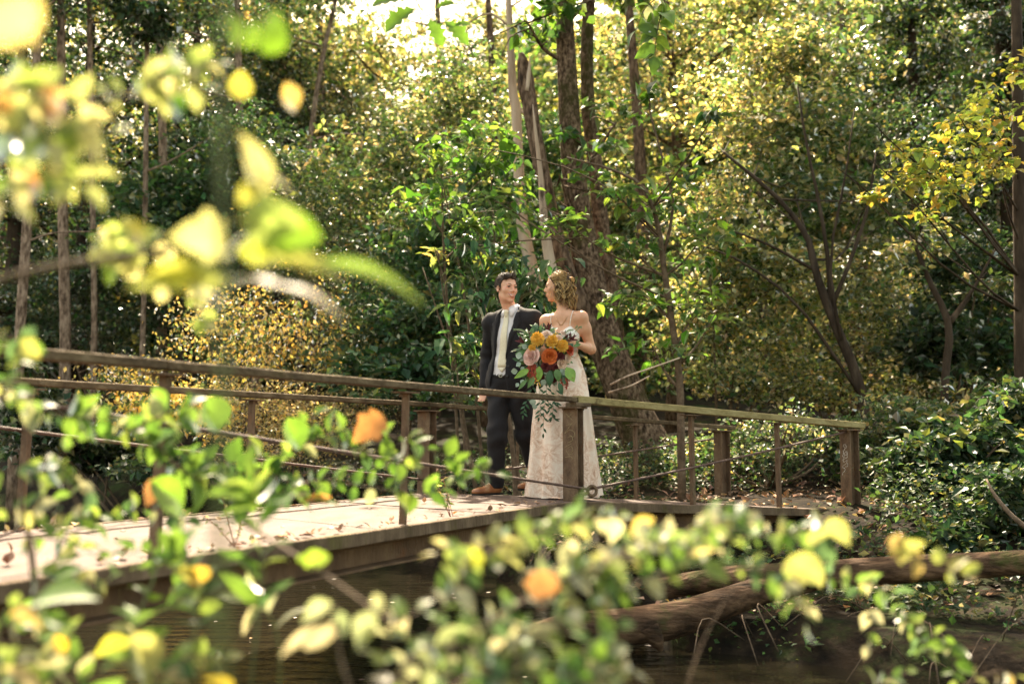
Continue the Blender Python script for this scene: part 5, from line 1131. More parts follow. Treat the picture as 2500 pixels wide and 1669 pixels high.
# ---------------------------------------------------------------- the bouquet
def build_bouquet():
    rng = np.random.default_rng(21); YQ = 7.60
    def Q(zx, zy, dy=None):
        if dy is None: q = ((zx - 800) / 380) ** 2 + ((zy - 1100) / 380) ** 2; dy = -.085 * max(0, 1 - q)
        return S(1150 + zx / 4.48, 620 + zy / 4.48, YQ + dy)
    k = 1 / 4.48 / FPX * YQ                     # metres per zoom pixel
    cen = Q(800, 1100, .05)
    bq = empty('bouquet', Q(800, 1100, .02), 'large autumn bouquet of golden mums, orange and blush roses with trailing greenery', 'bouquet')
    flower = lambda n, st, r=.6: pmat(n, st, 60, 4, r, .1, 120, spec=.25)
    MM = {'mum': flower('golden_mum_petal', [(.3, (.70, .38, .05)), (.55, (.80, .50, .09)), (.75, (.84, .58, .16))]), 'orange': flower('burnt_orange_petal', [(.3, (.36, .065, .012)), (.55, (.52, .11, .02)), (.8, (.62, .19, .045))]),
          'red': flower('red_orange_petal', [(.3, (.32, .035, .012)), (.7, (.50, .085, .022))]), 'pink': flower('blush_pink_petal', [(.3, (.62, .36, .30)), (.55, (.72, .47, .40)), (.8, (.78, .57, .50))]),
          'cream': flower('cream_blush_petal', [(.3, (.66, .46, .36)), (.55, (.76, .60, .50)), (.8, (.80, .68, .60))]), 'beige': flower('beige_rose_petal', [(.3, (.55, .36, .24)), (.7, (.70, .52, .40))]),
          'burg': flower('burgundy_petal', [(.3, (.050, .008, .010)), (.6, (.10, .018, .018)), (.8, (.17, .035, .03))]), 'amar': flower('red_amaranth', [(.3, (.20, .028, .016)), (.7, (.36, .07, .04))])}
    LM = lambda n, a, b: pmat(n, [(.3, a), (.7, b)], 25, 4, .45, .1, 60, spec=.35)
    MM['euc'] = LM('eucalyptus_leaf', (.16, .22, .17), (.30, .37, .29)); MM['green'] = LM('fresh_green_leaf', (.10, .20, .025), (.22, .36, .06)); MM['dgreen'] = LM('dark_ruscus_leaf', (.016, .055, .022), (.04, .10, .04)); MM['fern'] = LM('pale_fern', (.12, .17, .07), (.22, .28, .13)); MM['mid'] = LM('mid_green_leaf', (.05, .12, .03), (.11, .20, .06))
    face = lambda p: unit((p - cen) * np.array((1, 1, 1)) * np.array((.8, 1, .8)) + np.array((-.02, -.10, .05)))
    def basis(n):
        n = unit(n); u = unit(np.cross(n, (0.1, 0, 1.))); return u, np.cross(n, u), n
    def petal(mb, c, u, v, n, L, Wd, lift, curl, nu=4, nv=3):
        """curved petal: grows along u, lifted towards n"""
        V = []
        for i in range(nu + 1):
            t = i / nu; wdt = Wd * math.sin(math.pi * min(.97, .18 + .72 * t)) ** .8
            for j in range(nv + 1):
                s_ = (j / nv - .5) * 2
                V.append(c + u * (L * t * (1 - .18 * curl * t)) + v * (wdt * s_) + n * (lift * L * t + curl * L * (t ** 2) * .5 - .25 * wdt * (1 - s_ * s_) * (1 if curl >= 0 else -1)))
        F = [(i * (nv + 1) + j, (i + 1) * (nv + 1) + j, (i + 1) * (nv + 1) + j + 1, i * (nv + 1) + j + 1) for i in range(nu) for j in range(nv)]
        mb.add(V, F)
    def mum(zx, zy, rz):
        c = Q(zx, zy); R = rz * k; n0 = face(c); mb = MB(); N_ = 190
        for i in range(N_):
            z = 1 - (i + .5) / N_ * 1.35; a = i * 2.39996; rr = math.sqrt(max(0, 1 - z * z)); u, v, n = basis(n0); d = unit(u * rr * math.cos(a) + v * rr * math.sin(a) + n * z + rng.normal(0, .05, 3))
            p0 = c + d * R * .45; tg = unit(np.cross(d, n0) + rng.normal(0, .1, 3)); nn = np.cross(tg, d); L = R * .55 * math.exp(rng.normal(0, .1)); w_ = R * .085
            mb.add([p0 - tg * w_ * .6, p0 + tg * w_ * .6, p0 + d * L * .7 + tg * w_ * 1.1 + nn * w_ * .5, p0 + d * L * .7 - tg * w_ * 1.1 + nn * w_ * .5, p0 + d * L + nn * w_ * 1.4], [(0, 1, 2, 3), (3, 2, 4)])
        mb.lathe(c, [(.0001, R * .6), (R * .4, R * .45), (R * .58, 0), (R * .4, -R * .45)], 10, n0); mb.build('chrysanthemum', MM['mum'], bq)
    def rose(zx, zy, rz, m, name='rose', tight=1.0, tilt=None, np_=26):
        c = Q(zx, zy); R = rz * k; n0 = face(c) if tilt is None else unit(face(c) + np.array(tilt)); u, v, n = basis(n0); mb = MB()
        for i in range(np_):
            t = i / (np_ - 1); a = i * 2.39996 + rng.normal(0, .12); rad = R * (.03 + .52 * t ** .9); up = R * (.42 - .50 * t)
            out = u * math.cos(a) + v * math.sin(a); tg = -u * math.sin(a) + v * math.cos(a)
            ht = R * (.36 + .42 * t); op = .10 + .95 * t * tight                         # inner petals upright, outer ones open
            pj = rng.normal(0, R * .07); V = []; nu, nv = 4, 4; wd = R * (.20 + .42 * t)
            for q in range(nu + 1):
                f_ = q / nu
                for j in range(nv + 1):
                    s_ = (j / nv - .5) * 2; ang = s_ * (1.15 - .35 * t); rr = rad + ht * f_ * math.sin(op) * (.75 + .35 * f_) ; hh = up - R * .35 + ht * f_ * math.cos(op * (1 + .35 * f_)) - R * .10 * s_ * s_ * f_
                    o2 = out * math.cos(ang) + tg * math.sin(ang); V.append(c + o2 * (rr * (.9 + .1 * math.cos(ang))) + n * (hh + pj) + rng.normal(0, R * .022, 3))
            mb.add(V, [(q * 5 + j, (q + 1) * 5 + j, (q + 1) * 5 + j + 1, q * 5 + j + 1) for q in range(nu) for j in range(nv)])
        mb.lathe(c - n * R * .1, [(.0001, R * .38), (R * .13, R * .34), (R * .3, R * .05), (R * .42, -R * .3), (R * .2, -R * .45)], 10, n)
        return mb.build(name, MM[m], bq, True)
    def leaf(p, d, L, Wd, m, name='leaf', n0=None, fold=.18):
        d = unit(d); n0 = face(p) if n0 is None else n0; s_ = unit(np.cross(d, n0)); n = np.cross(s_, d); V = []; nu = 7
        prof = [.05, .55, .88, 1, .93, .72, .4, .03]
        for i in range(nu + 1):
            t = i / nu; cc = p + d * L * t - n * L * .22 * t * t
            V += [cc - s_ * Wd * prof[i] + n * Wd * fold * prof[i], cc, cc + s_ * Wd * prof[i] + n * Wd * fold * prof[i]]
        F = []
        for i in range(nu): F += [(3 * i, 3 * i + 3, 3 * i + 4, 3 * i + 1), (3 * i + 1, 3 * i + 4, 3 * i + 5, 3 * i + 2)]
        mb = MB(); mb.add(V, F); return mb.build(name, MM[m], bq, True)
    def stemline(P, r=.0014, m='fern', name='stem'):
        mb = MB(); mb.tube(spline(P, 12), r, 5); mb.build(name, MM[m], bq, True)
    # leafy core so that no gaps show through
    for i in range(230):
        a = rng.uniform(0, 6.28); rr = math.sqrt(rng.uniform(.02, 1)) * 270; p = Q(800 + math.cos(a) * rr, 1100 + math.sin(a) * rr * 1.1, rng.uniform(-.035, .05)); d = np.array((math.cos(a) + rng.normal(0, .4), rng.normal(-.2, .3), -math.sin(a) + rng.normal(0, .4) - .2)); leaf(p, d, rng.uniform(.05, .085), rng.uniform(.012, .022), ('mid', 'dgreen', 'mid', 'euc')[rng.integers(4)])
    # blooms
    for a in ((730, 935, 84), (885, 958, 76), (990, 1005, 78), (668, 1025, 42)): mum(*a)
    rose(862, 1112, 76, 'orange', np_=30); rose(1088, 1045, 60, 'red', tilt=(.5, 0, .1)); rose(650, 1112, 92, 'pink', tilt=(-.35, -.3, .15), tight=.85); rose(825, 868, 54, 'cream', 'spray_rose'); rose(965, 912, 46, 'cream', 'spray_rose'); rose(1000, 1195, 58, 'beige'); rose(1066, 1140, 44, 'beige', 'spray_rose'); rose(1010, 860, 36, 'cream', 'spray_rose')
    for a in ((985, 1112, 52), (820, 1232, 52), (900, 1368, 46), (752, 1372, 46), (930, 1235, 36)): rose(*a, 'burg', 'burgundy_dahlia', tight=1.2)
    # burgundy leucadendron sprays
    for zx, zy, dx, dz, n in ((850, 812, -.05, 1, 7), (1085, 915, .5, .75, 8), (578, 950, -.9, .25, 5), (1040, 920, .1, .6, 4), (640, 900, -.5, .6, 3)):
        p = Q(zx, zy + 25, -.02)
        for i in range(n): leaf(p + rng.normal(0, .006, 3), np.array((dx + rng.normal(0, .42), -.25 + rng.normal(0, .25), dz + rng.normal(0, .3))), rng.uniform(.045, .070), .0085, 'burg', 'burgundy_leaf')
    # eucalyptus discs
    for zx, zy, r_ in ((520, 1110, 46), (470, 1282, 40), (585, 1012, 34), (517, 1205, 32), (790, 1405, 40), (826, 1290, 38), (730, 1045, 36), (560, 1255, 30), (1000, 1285, 36), (830, 1350, 34), (690, 1200, 30), (610, 1180, 30), (660, 930, 34), (560, 1395, 30), (505, 1430, 26)):
        p = Q(zx, zy, -.05); d = unit(np.array((zx - 800, 0, 1100 - zy)) / 300 + rng.normal(0, .3, 3)); leaf(p - d * r_ * k, d, r_ * k * 2, r_ * k * .86, 'euc', 'eucalyptus_leaf')
    for zx, zy, dx, dz, L, Wd, m in ((1040, 1240, .55, -.85, .125, .046, 'green'), (745, 1225, -.1, -1, .120, .034, 'green'), (640, 1255, -.85, -.5, .135, .026, 'green'), (930, 1250, .25, -1, .105, .030, 'mid'), (860, 1270, .0, -1, .13, .03, 'dgreen'), (700, 1330, -.5, -.8, .11, .02, 'mid'), (1000, 1330, .45, -.9, .09, .022, 'dgreen'), (610, 1370, -.7, -.8, .10, .016, 'mid'), (960, 1400, .3, -.95, .10, .02, 'dgreen'), (1120, 1010, .8, .3, .06, .014, 'mid')): leaf(Q(zx, zy, -.06), np.array((dx, -.15, dz)), L, Wd, m)
    # red amaranth tassels
    for zx, zy, ln in ((665, 1205, 200), (700, 1210, 190), (1000, 1360, 90), (1045, 1350, 130), (630, 1215, 130), (690, 1300, 110)):
        mb = MB(); n = int(ln / 5)
        for i in range(n):
            t = i / n; p = Q(zx + rng.normal(0, 9), zy + ln * t, -.06); mb.lathe(p, [(.0001, .006), (.005 * (1.1 - .5 * t), .002), (.005 * (1.1 - .5 * t), -.003), (.0001, -.006)], 5, rng.normal(0, 1, 3))
        for i in range(n): p = Q(zx + rng.normal(0, 22) * (1 - .6 * i / n), zy + ln * i / n, -.06); mb.tube([Q(zx, zy + ln * i / n - 12, -.055), p], .0028, 4)
        mb.build('amaranth_tassel', MM['amar'], bq, True)
    # berry sprigs
    mb = MB()
    for c0 in ((905, 880), (940, 860), (715, 1390), (740, 1430)):
        for i in range(7): p = Q(c0[0] + rng.normal(0, 16), c0[1] + rng.normal(0, 14), -.07); mb.lathe(p, [(.0001, .005), (.004, .002), (.004, -.002), (.0001, -.005)], 6)
    mb.build('berry_sprig', MM['mum'], bq, True)
    # thin fern sprigs reaching out
    for P in ([(660, 905), (590, 850), (540, 828), (475, 826)], [(1080, 900), (1150, 840), (1185, 805), (1205, 800)], [(640, 880), (620, 840), (612, 825)], [(1000, 900), (1060, 840), (1110, 830)], [(1120, 830), (1150, 800), (1155, 790)]):
        PP = spline([Q(a, b, -.03) for a, b in P], 16); stemline(PP[::5], .0012)
        for i in range(4, 16):
            for sg in (-1, 1): leaf(PP[i], (PP[i] - PP[i - 1]) / np.linalg.norm(PP[i] - PP[i - 1]) + np.array((0, 0, sg * .9)), .013, .003, 'fern', 'fern_leaflet')
    # trailing ruscus below, hanging past the rail
    Z2 = lambda x, y: (x, y + 300 * 4.48 - 0)                       # lower crop shares the same column origin
    for P, n in (([(830, 1420), (820, 1560), (800, 1700), (790, 1960)], 15), ([(860, 1420), (890, 1580), (900, 1700), (880, 1790)], 9), ([(700, 1400), (640, 1540), (590, 1660), (570, 1760)], 13), ([(760, 1400), (750, 1560), (760, 1700), (745, 1780)], 10), ([(820, 1500), (860, 1700), (900, 1790), (925, 1800)], 8), ([(930, 1400), (930, 1520), (915, 1600), (935, 1640)], 7)):
        PP = spline([Q(a, b, .0) for a, b in P], n * 2); stemline(PP[::3], .0013, 'dgreen')
        for i in range(3, n * 2 - 1, 2):
            d = unit(PP[i] - PP[i - 1]); sg = 1 if (i // 2) % 2 else -1; leaf(PP[i], d * .8 + np.array((sg * rng.uniform(.5, 1.1), -.1, .1)), rng.uniform(.036, .056), .0085, 'dgreen', 'ruscus_leaf', n0=unit(np.array((rng.normal(0, .3), -1, .4))))
        d = unit(PP[-1] - PP[-2]); leaf(PP[-1], d, .04, .008, 'dgreen', 'ruscus_leaf')
    for zx, zy, r_ in ((680, 1580, 40), (700, 1640, 30)): leaf(Q(zx, zy, -.02), np.array((-.1, 0, -1)), r_ * k * 2, r_ * k, 'euc', 'eucalyptus_leaf')
    # bound stems running back to the hand
    mb = MB(); a = Q(860, 1090, .06); b = np.array((SX(1405, 7.68), 7.66, DZ + 1.19))
    for i in range(9): o = rng.normal(0, .007, 3); mb.tube([a + o * 1.5, b + o, b + (b - a) * .12 + o], .004, 5)
    mb.build('stem', MM['mid'], bq, True)
build_bouquet()
# ---------------------------------------------------------------- log, creek bank, small things
M['log'] = pmat('rotting_log', [(.34, (.020, .012, .007)), (.48, (.065, .037, .021)), (.66, (.15, .088, .05))], 16, 9, .9, 1.0, 40, (.25, 1, 1), .15, second=[((.05, .058, .014), 2.6, .52, .66, (1, 1, 1)), ((.25, .12, .05), 5, .66, .76, (.5, 1, 1))])
M['concrete'] = pmat('old_concrete', [(.3, (.16, .14, .12)), (.7, (.30, .27, .24))], 12, 7, .9, .4, 40)
def build_log():
    Yl = 6.35; root = empty('fallen_log', W(1900, 1340, Yl), 'long fallen log with a curved broken limb lying across the creek below the bridge', 'log')
    rng = np.random.default_rng(4)
    def lg(pts, name, n=26, par=root, nr=16):
        P = np.array([(*W(a, b, Y), wd * 1.06428 / FPX * Y / 2) for a, b, wd, Y in pts]); Q = spline(P, n); mb = MB(); mb.tube(Q[:, :3], Q[:, 3], nr, True, .05, rng); return mb.build(name, M['log'], par, True)
    lg([(1500, 1352, 44, 6.6), (1640, 1330, 56, 6.5), (1800, 1320, 60, 6.4), (2000, 1310, 60, 6.35), (2200, 1298, 58, 6.25), (2420, 1284, 60, 6.1)], 'trunk')
    b = lg([(1215, 1440, 18, 6.0), (1300, 1436, 62, 6.05), (1400, 1438, 74, 6.1), (1520, 1424, 82, 6.15), (1640, 1390, 72, 6.25), (1760, 1350, 62, 6.38), (1880, 1326, 46, 6.45)], 'limb')
    lg([(1490, 1440, 60, 6.08), (1508, 1472, 34, 6.05), (1518, 1492, 6, 6.03)], 'broken_stub', 8, b)
build_log()
def extras():
    rng = np.random.default_rng(14)
    # concrete marker stub beyond the bridge end
    p = S(1884, 1230, 11.6); g = gz(p); mb = MB(); h = S(1884, 1165, 11.6)[2] - g; mb.lathe((p[0], p[1], g - .05), [(.0001, -.0), (.058, 0), (.056, h * .8), (.05, h * .95), (.03, h * 1.04), (.0001, h * 1.06)], 14)
    o = mb.build('marker_post', M['concrete'], None, True); tag(o, 'short grey round-topped concrete marker post beyond the end of the bridge', 'marker post')
    # bare arching branch on the right bank
    mb = MB(); P = np.array([(*W(a, b, Y), w_) for a, b, Y, w_ in ((2262, 1098, 6.9, .006), (2285, 1140, 6.8, .012), (2330, 1190, 6.7, .016), (2400, 1240, 6.6, .020), (2500, 1300, 6.5, .024))]); Q = spline(P, 14); mb.tube(Q[:, :3], Q[:, 3], 8, True, .04); o = mb.build('bare_branch', M['twig'], None, True); tag(o, 'bare arching brown branch at the right edge of the bank', 'branch')
    for i, (pts, lb) in enumerate((([(1400, 882), (1440, 862), (1490, 845), (1560, 820)], 'pale dead branch sticking out beside the bride above the rail'), ([(1395, 900), (1445, 885), (1490, 862)], 'shorter pale dead twig below the longer one beside the bride'))):
        mb = MB(); P = spline([W(a, b, 8.8 + .1 * i) for a, b in pts], 10); mb.tube(P, np.linspace(.011, .006, 10), 6); o = mb.build('dead_branch', M['bark_pale'], None, True); tag(o, lb, 'branch', 'pale dead branches')
    # hanging roots and bramble stems on the shaded bank
    mb = MB()
    for i in range(60):
        x = rng.uniform(1.4, 5.2); yf = float(np.interp(x, FAR[:, 0], FAR[:, 1])); y = yf + rng.uniform(.2, 1.7); z = float(ground_z(x, y)); a = np.array((x, y, z)); e = a + np.array((rng.normal(0, .3), -rng.uniform(.1, .5), rng.uniform(-.25, .2))); e[2] = max(e[2], .02); m = (a + e) / 2 + np.array((rng.normal(0, .1), 0, rng.uniform(.05, .25)))
        mb.tube(spline([a, m, e], 8), rng.uniform(.002, .005), 4)
    o = mb.build('roots', M['twig'], None, True); tag(o, 'tangle of thin dry roots and bramble stems on the dark creek bank', 'roots', kind='stuff')
    # bank plants
    n = 800; x = rng.uniform(1.0, 5.5, n); yf = np.interp(x, FAR[:, 0], FAR[:, 1]); y = yf + rng.uniform(.0, 1.6, n); z = ground_z(x, y); ok = (z > .03) & (vnoise(x * 2, y * 2, 4) > .1); P = np.stack([x, y, z + .03], -1)[ok]; P = np.repeat(P, 3, 0) + rng.normal(0, .04, (ok.sum() * 3, 3))
    o = link('ground_cover', leaves_mesh('ground_cover', P, .045, pick('green', len(P), rng, .3), rng, .2, .6), M['leaf']); tag(o, 'small green plants and ferns clinging to the dark creek bank under the log', 'ground cover', kind='stuff')
    # floating leaves
    n = 48; x = rng.uniform(-3.5, 1.0, n); y = rng.uniform(4.6, 10, n); ok = ground_z(x, y) < -.05; P = np.stack([x, y, np.full(n, .006)], -1)[ok]
    o = link('floating_leaves', leaves_mesh('floating_leaves', P, .05, pick('litter', len(P), rng) * .8, rng, 0, 1.0, .34), M['litter']); me = o.data; co = np.empty(len(me.vertices) * 3); me.vertices.foreach_get('co', co); co = co.reshape(-1, 3); co[:, 2] = .006 + (co[:, 2] - .006) * .08; me.vertices.foreach_set('co', co.ravel()); tag(o, 'fallen leaves floating on the dark creek water', 'leaves', kind='stuff')
    # leaves blown along the deck edges
    PP = []
    for s0, t0, n, ss, st in ((-2.2, .05, 30, .5, .03), (-1.5, .10, 26, .35, .05), (-.4, .06, 26, .3, .04), (-3.6, .05, 60, .35, .035), (-3.2, .06, 46, .35, .03), (-3.9, .93, 40, .7, .03), (-4.4, .95, 30, .5, .03), (-2.8, .5, 26, 1.5, .3), (-1.2, .55, 22, .8, .3), (-4.3, .4, 20, .8, .3), (-2.6, .95, 30, .8, .03)):
        for i in range(n // 2): PP.append(B1(min(-.03, s0 + rng.normal(0, ss)), np.clip(t0 + rng.normal(0, st), .015, .985), DZ + .004))
    for i in range(70): PP.append(B2(rng.uniform(1.3, LEN2 + .2), rng.uniform(.03, .9), 0) + np.array((0, 0, 0))); q = PP[-1]; PP[-1] = np.array((q[0], q[1], d_end(float(((q[:2] - pF) @ d2))) + .012))
    P = np.array(PP); n = len(P); sz = rng.uniform(.025, .065, n)
    o = link('deck_leaves', leaves_mesh('deck_leaves', P, sz, pick('litter', n, rng), rng, -.25, .8, .36, True), M['litter']); tag(o, 'dry brown leaves blown along the edges of the deck', 'leaves', kind='stuff')
    # weeds rooted at the foot of two posts
    for lb, s0, c_ in (('reddish weed at the foot of the nearer railing post', -3.62, 'mixed'), ('reddish weed at the foot of the middle railing post', -1.78, 'mixed')):
        b = B1(s0 + .10, .03, DZ); root = empty('weed', b, lb, 'weed', 'weeds along the deck edge'); mb = MB(); tips = []
        for q in range(4):
            e = b + np.array((rng.uniform(-.12, .14), rng.uniform(-.05, .08), rng.uniform(.10, .26))); P = spline([b + rng.normal(0, .01, 3) * (1, 1, 0), (b + e) / 2 + rng.normal(0, .02, 3), e], 9); mb.tube(P, .0022, 4); tips.append(P[3:])
        mb.build('stem', pmat('red_weed_stem', [(.3, (.22, .05, .03)), (.7, (.30, .12, .05))], 20, 2, .6), root, True); T = np.repeat(np.concatenate(tips), 2, 0); link('leaves', leaves_mesh('leaves', T, .030, pick(c_, len(T), rng), rng, .2, .5, .18), M['leaf'], root)
extras()
# ---------------------------------------------------------------- near shrubs: every leaf an object of its own
def leaf_template(kind):
    """leaf of length 1 along +Y, face towards +Z, folded along the midrib, slightly curled"""
    if kind == 'ovate': prof = [(0, .02), (.10, .17), (.25, .29), (.42, .32), (.60, .27), (.78, .16), (.92, .06), (1, .004)]
    elif kind == 'round': prof = [(0, .03), (.08, .24), (.25, .40), (.45, .45), (.65, .40), (.82, .27), (.94, .12), (1, .005)]
    elif kind == 'lance': prof = [(0, .015), (.12, .09), (.30, .145), (.50, .155), (.70, .12), (.85, .07), (.95, .025), (1, .003)]
    elif kind == 'oak': prof = [(0, .02), (.10, .07), (.18, .20), (.26, .13), (.36, .30), (.46, .17), (.58, .34), (.68, .18), (.80, .22), (.90, .12), (1, .01)]
    else: prof = [(0, .10), (.05, .30), (.12, .44), (.22, .34), (.34, .48), (.45, .52), (.54, .34), (.66, .30), (.78, .22), (.90, .10), (1, .005)]      # lobed
    V, F = [], []
    for y, w_ in prof:
        zc = .10 * math.sin(y * 2.6) - .16 * y * y
        V += [(-w_, y, zc + w_ * .28), (-w_ * .5, y, zc + w_ * .10), (0, y, zc), (w_ * .5, y, zc + w_ * .10), (w_, y, zc + w_ * .28)]
    for i in range(len(prof) - 1):
        for j in range(4): a = i * 5 + j; F.append((a, a + 1, a + 6, a + 5))
    me = mesh_np('leaf_' + kind, V, F); me.materials.append(M['leaf_obj']); return me
LT_ = {k: leaf_template(k) for k in ('ovate', 'round', 'lance', 'oak', 'lobed')}
FP = {'bright': [((.36, .39, .15), 4), ((.26, .33, .09), 3), ((.52, .49, .26), 3.5), ((.13, .21, .04), 1.3)], 'green': [((.09, .18, .03), 5), ((.14, .24, .04), 4), ((.22, .30, .06), 2), ((.06, .12, .045), 2), ((.32, .34, .20), 1)],
      'yellow': [((.38, .36, .13), 4), ((.27, .31, .09), 4), ((.46, .35, .14), 1.5)], 'orange': [((.50, .19, .03), 4), ((.42, .13, .025), 2), ((.50, .30, .06), 1)], 'pale': [((.42, .43, .28), 4), ((.32, .37, .19), 3), ((.50, .46, .32), 2.5), ((.18, .26, .09), 2)], 'mixg': [((.14, .24, .05), 5), ((.24, .32, .08), 4), ((.38, .39, .16), 2), ((.10, .18, .08), 2.5), ((.48, .46, .31), 2.6)]}  # palest entries put sky glare into the leaf colour
FD = .86
def fcol(p, rng):
    cs = FP[p]; ws = np.array([w_ for _, w_ in cs], float); c = np.array(cs[rng.choice(len(cs), p=ws / ws.sum())][0]); return c * math.exp(rng.normal(0, .16))
def put_leaf(root, p, axis, nrm, L, kind, colr, rng, wsc=1.0):
    y = Vector(unit(axis)); z = Vector(unit(nrm)); x = y.cross(z)
    if x.length < 1e-3: x = Vector((1, 0, 0))
    x.normalize(); z = x.cross(y)
    m = Matrix((x, y, z)).transposed().to_4x4(); m = Matrix.Translation(Vector(p)) @ m @ Matrix.Diagonal((L * wsc, L, L, 1))
    o = bpy.data.objects.new('leaf', LT_[kind]); COL.objects.link(o); o.parent = root; o.matrix_parent_inverse = Matrix.Translation(-root.location); o.matrix_basis = m
    o.color = (*[float(c) for c in colr], 1); return o
def twig(root, pts, r, rng, size, kind='ovate', pal='bright', gap=.03, start=.1, pair=True, mat='twig', spread=.9, leaves=True, jit=.35, up=.75, cam_=.55, front=.3):
    """pts: (px, py, distance); leaves in alternate pairs along it"""
    if pts[0][2] < 4: r, size, gap = r * FD, size * FD, gap * FD; pts = [(a, b, c * FD) for a, b, c in pts]
    P = np.array([W(*p) for p in pts]); Lp = np.linalg.norm(np.diff(P, axis=0), axis=1).sum(); n = max(8, int(Lp / .02)); Q = spline(P, n)
    mb = MB(); mb.tube(Q, np.linspace(r, r * .35, n), 6, True, .06, rng); mb.build('stem', M[mat], root, True)
    if not leaves: return
    s_ = Lp * start; k = 0
    while s_ < Lp:
        i = min(n - 2, int(s_ / Lp * (n - 1))); t = unit(Q[i + 1] - Q[i]); p = Q[i]; vw = unit(np.array((0, 0, EYE)) - p)
        sides = (1, -1) if pair else ((1,) if k % 2 else (-1,))
        for sg in sides:
            if rng.random() < .12: continue
            sd_ = unit(np.cross(t, vw)) * sg; ax = unit(t * rng.uniform(.25, .8) + sd_ * spread + rng.normal(0, jit, 3) + np.array((0, 0, -.12)))
            nr = unit(np.array((0, 0, up)) + vw * (cam_ if rng.random() < front else -cam_) + rng.normal(0, .40, 3)); put_leaf(root, p + rng.normal(0, .003, 3), ax, nr, size * math.exp(rng.normal(0, .24)), kind, fcol(pal, rng), rng, rng.uniform(.8, 1.1))
        k += 1; s_ += gap * math.exp(rng.normal(0, .25))
    t = unit(Q[-1] - Q[-2]); put_leaf(root, Q[-1], t + rng.normal(0, .15, 3), np.array((0, -.5, .8)) + rng.normal(0, .3, 3), size, kind, fcol(pal, rng), rng)
def one(root, px, py, d, px2, py2, kind, colr, rng, tiltn=(0, .75, .65), wsc=1.0, dd=0):
    """a single leaf from base pixel to tip pixel"""
    if d < 4: d *= FD
    a, b = W(px, py, d), W(px2, py2, d + dd); put_leaf(root, a, b - a, np.array(tiltn), float(np.linalg.norm(b - a)), kind, colr, rng, wsc)
def near_shrub(name, label, px, d, cat='shrub', group=None):
    p = W(px, 1500, d); return empty(name, (p[0], p[1], gz(p)), label, cat, group)
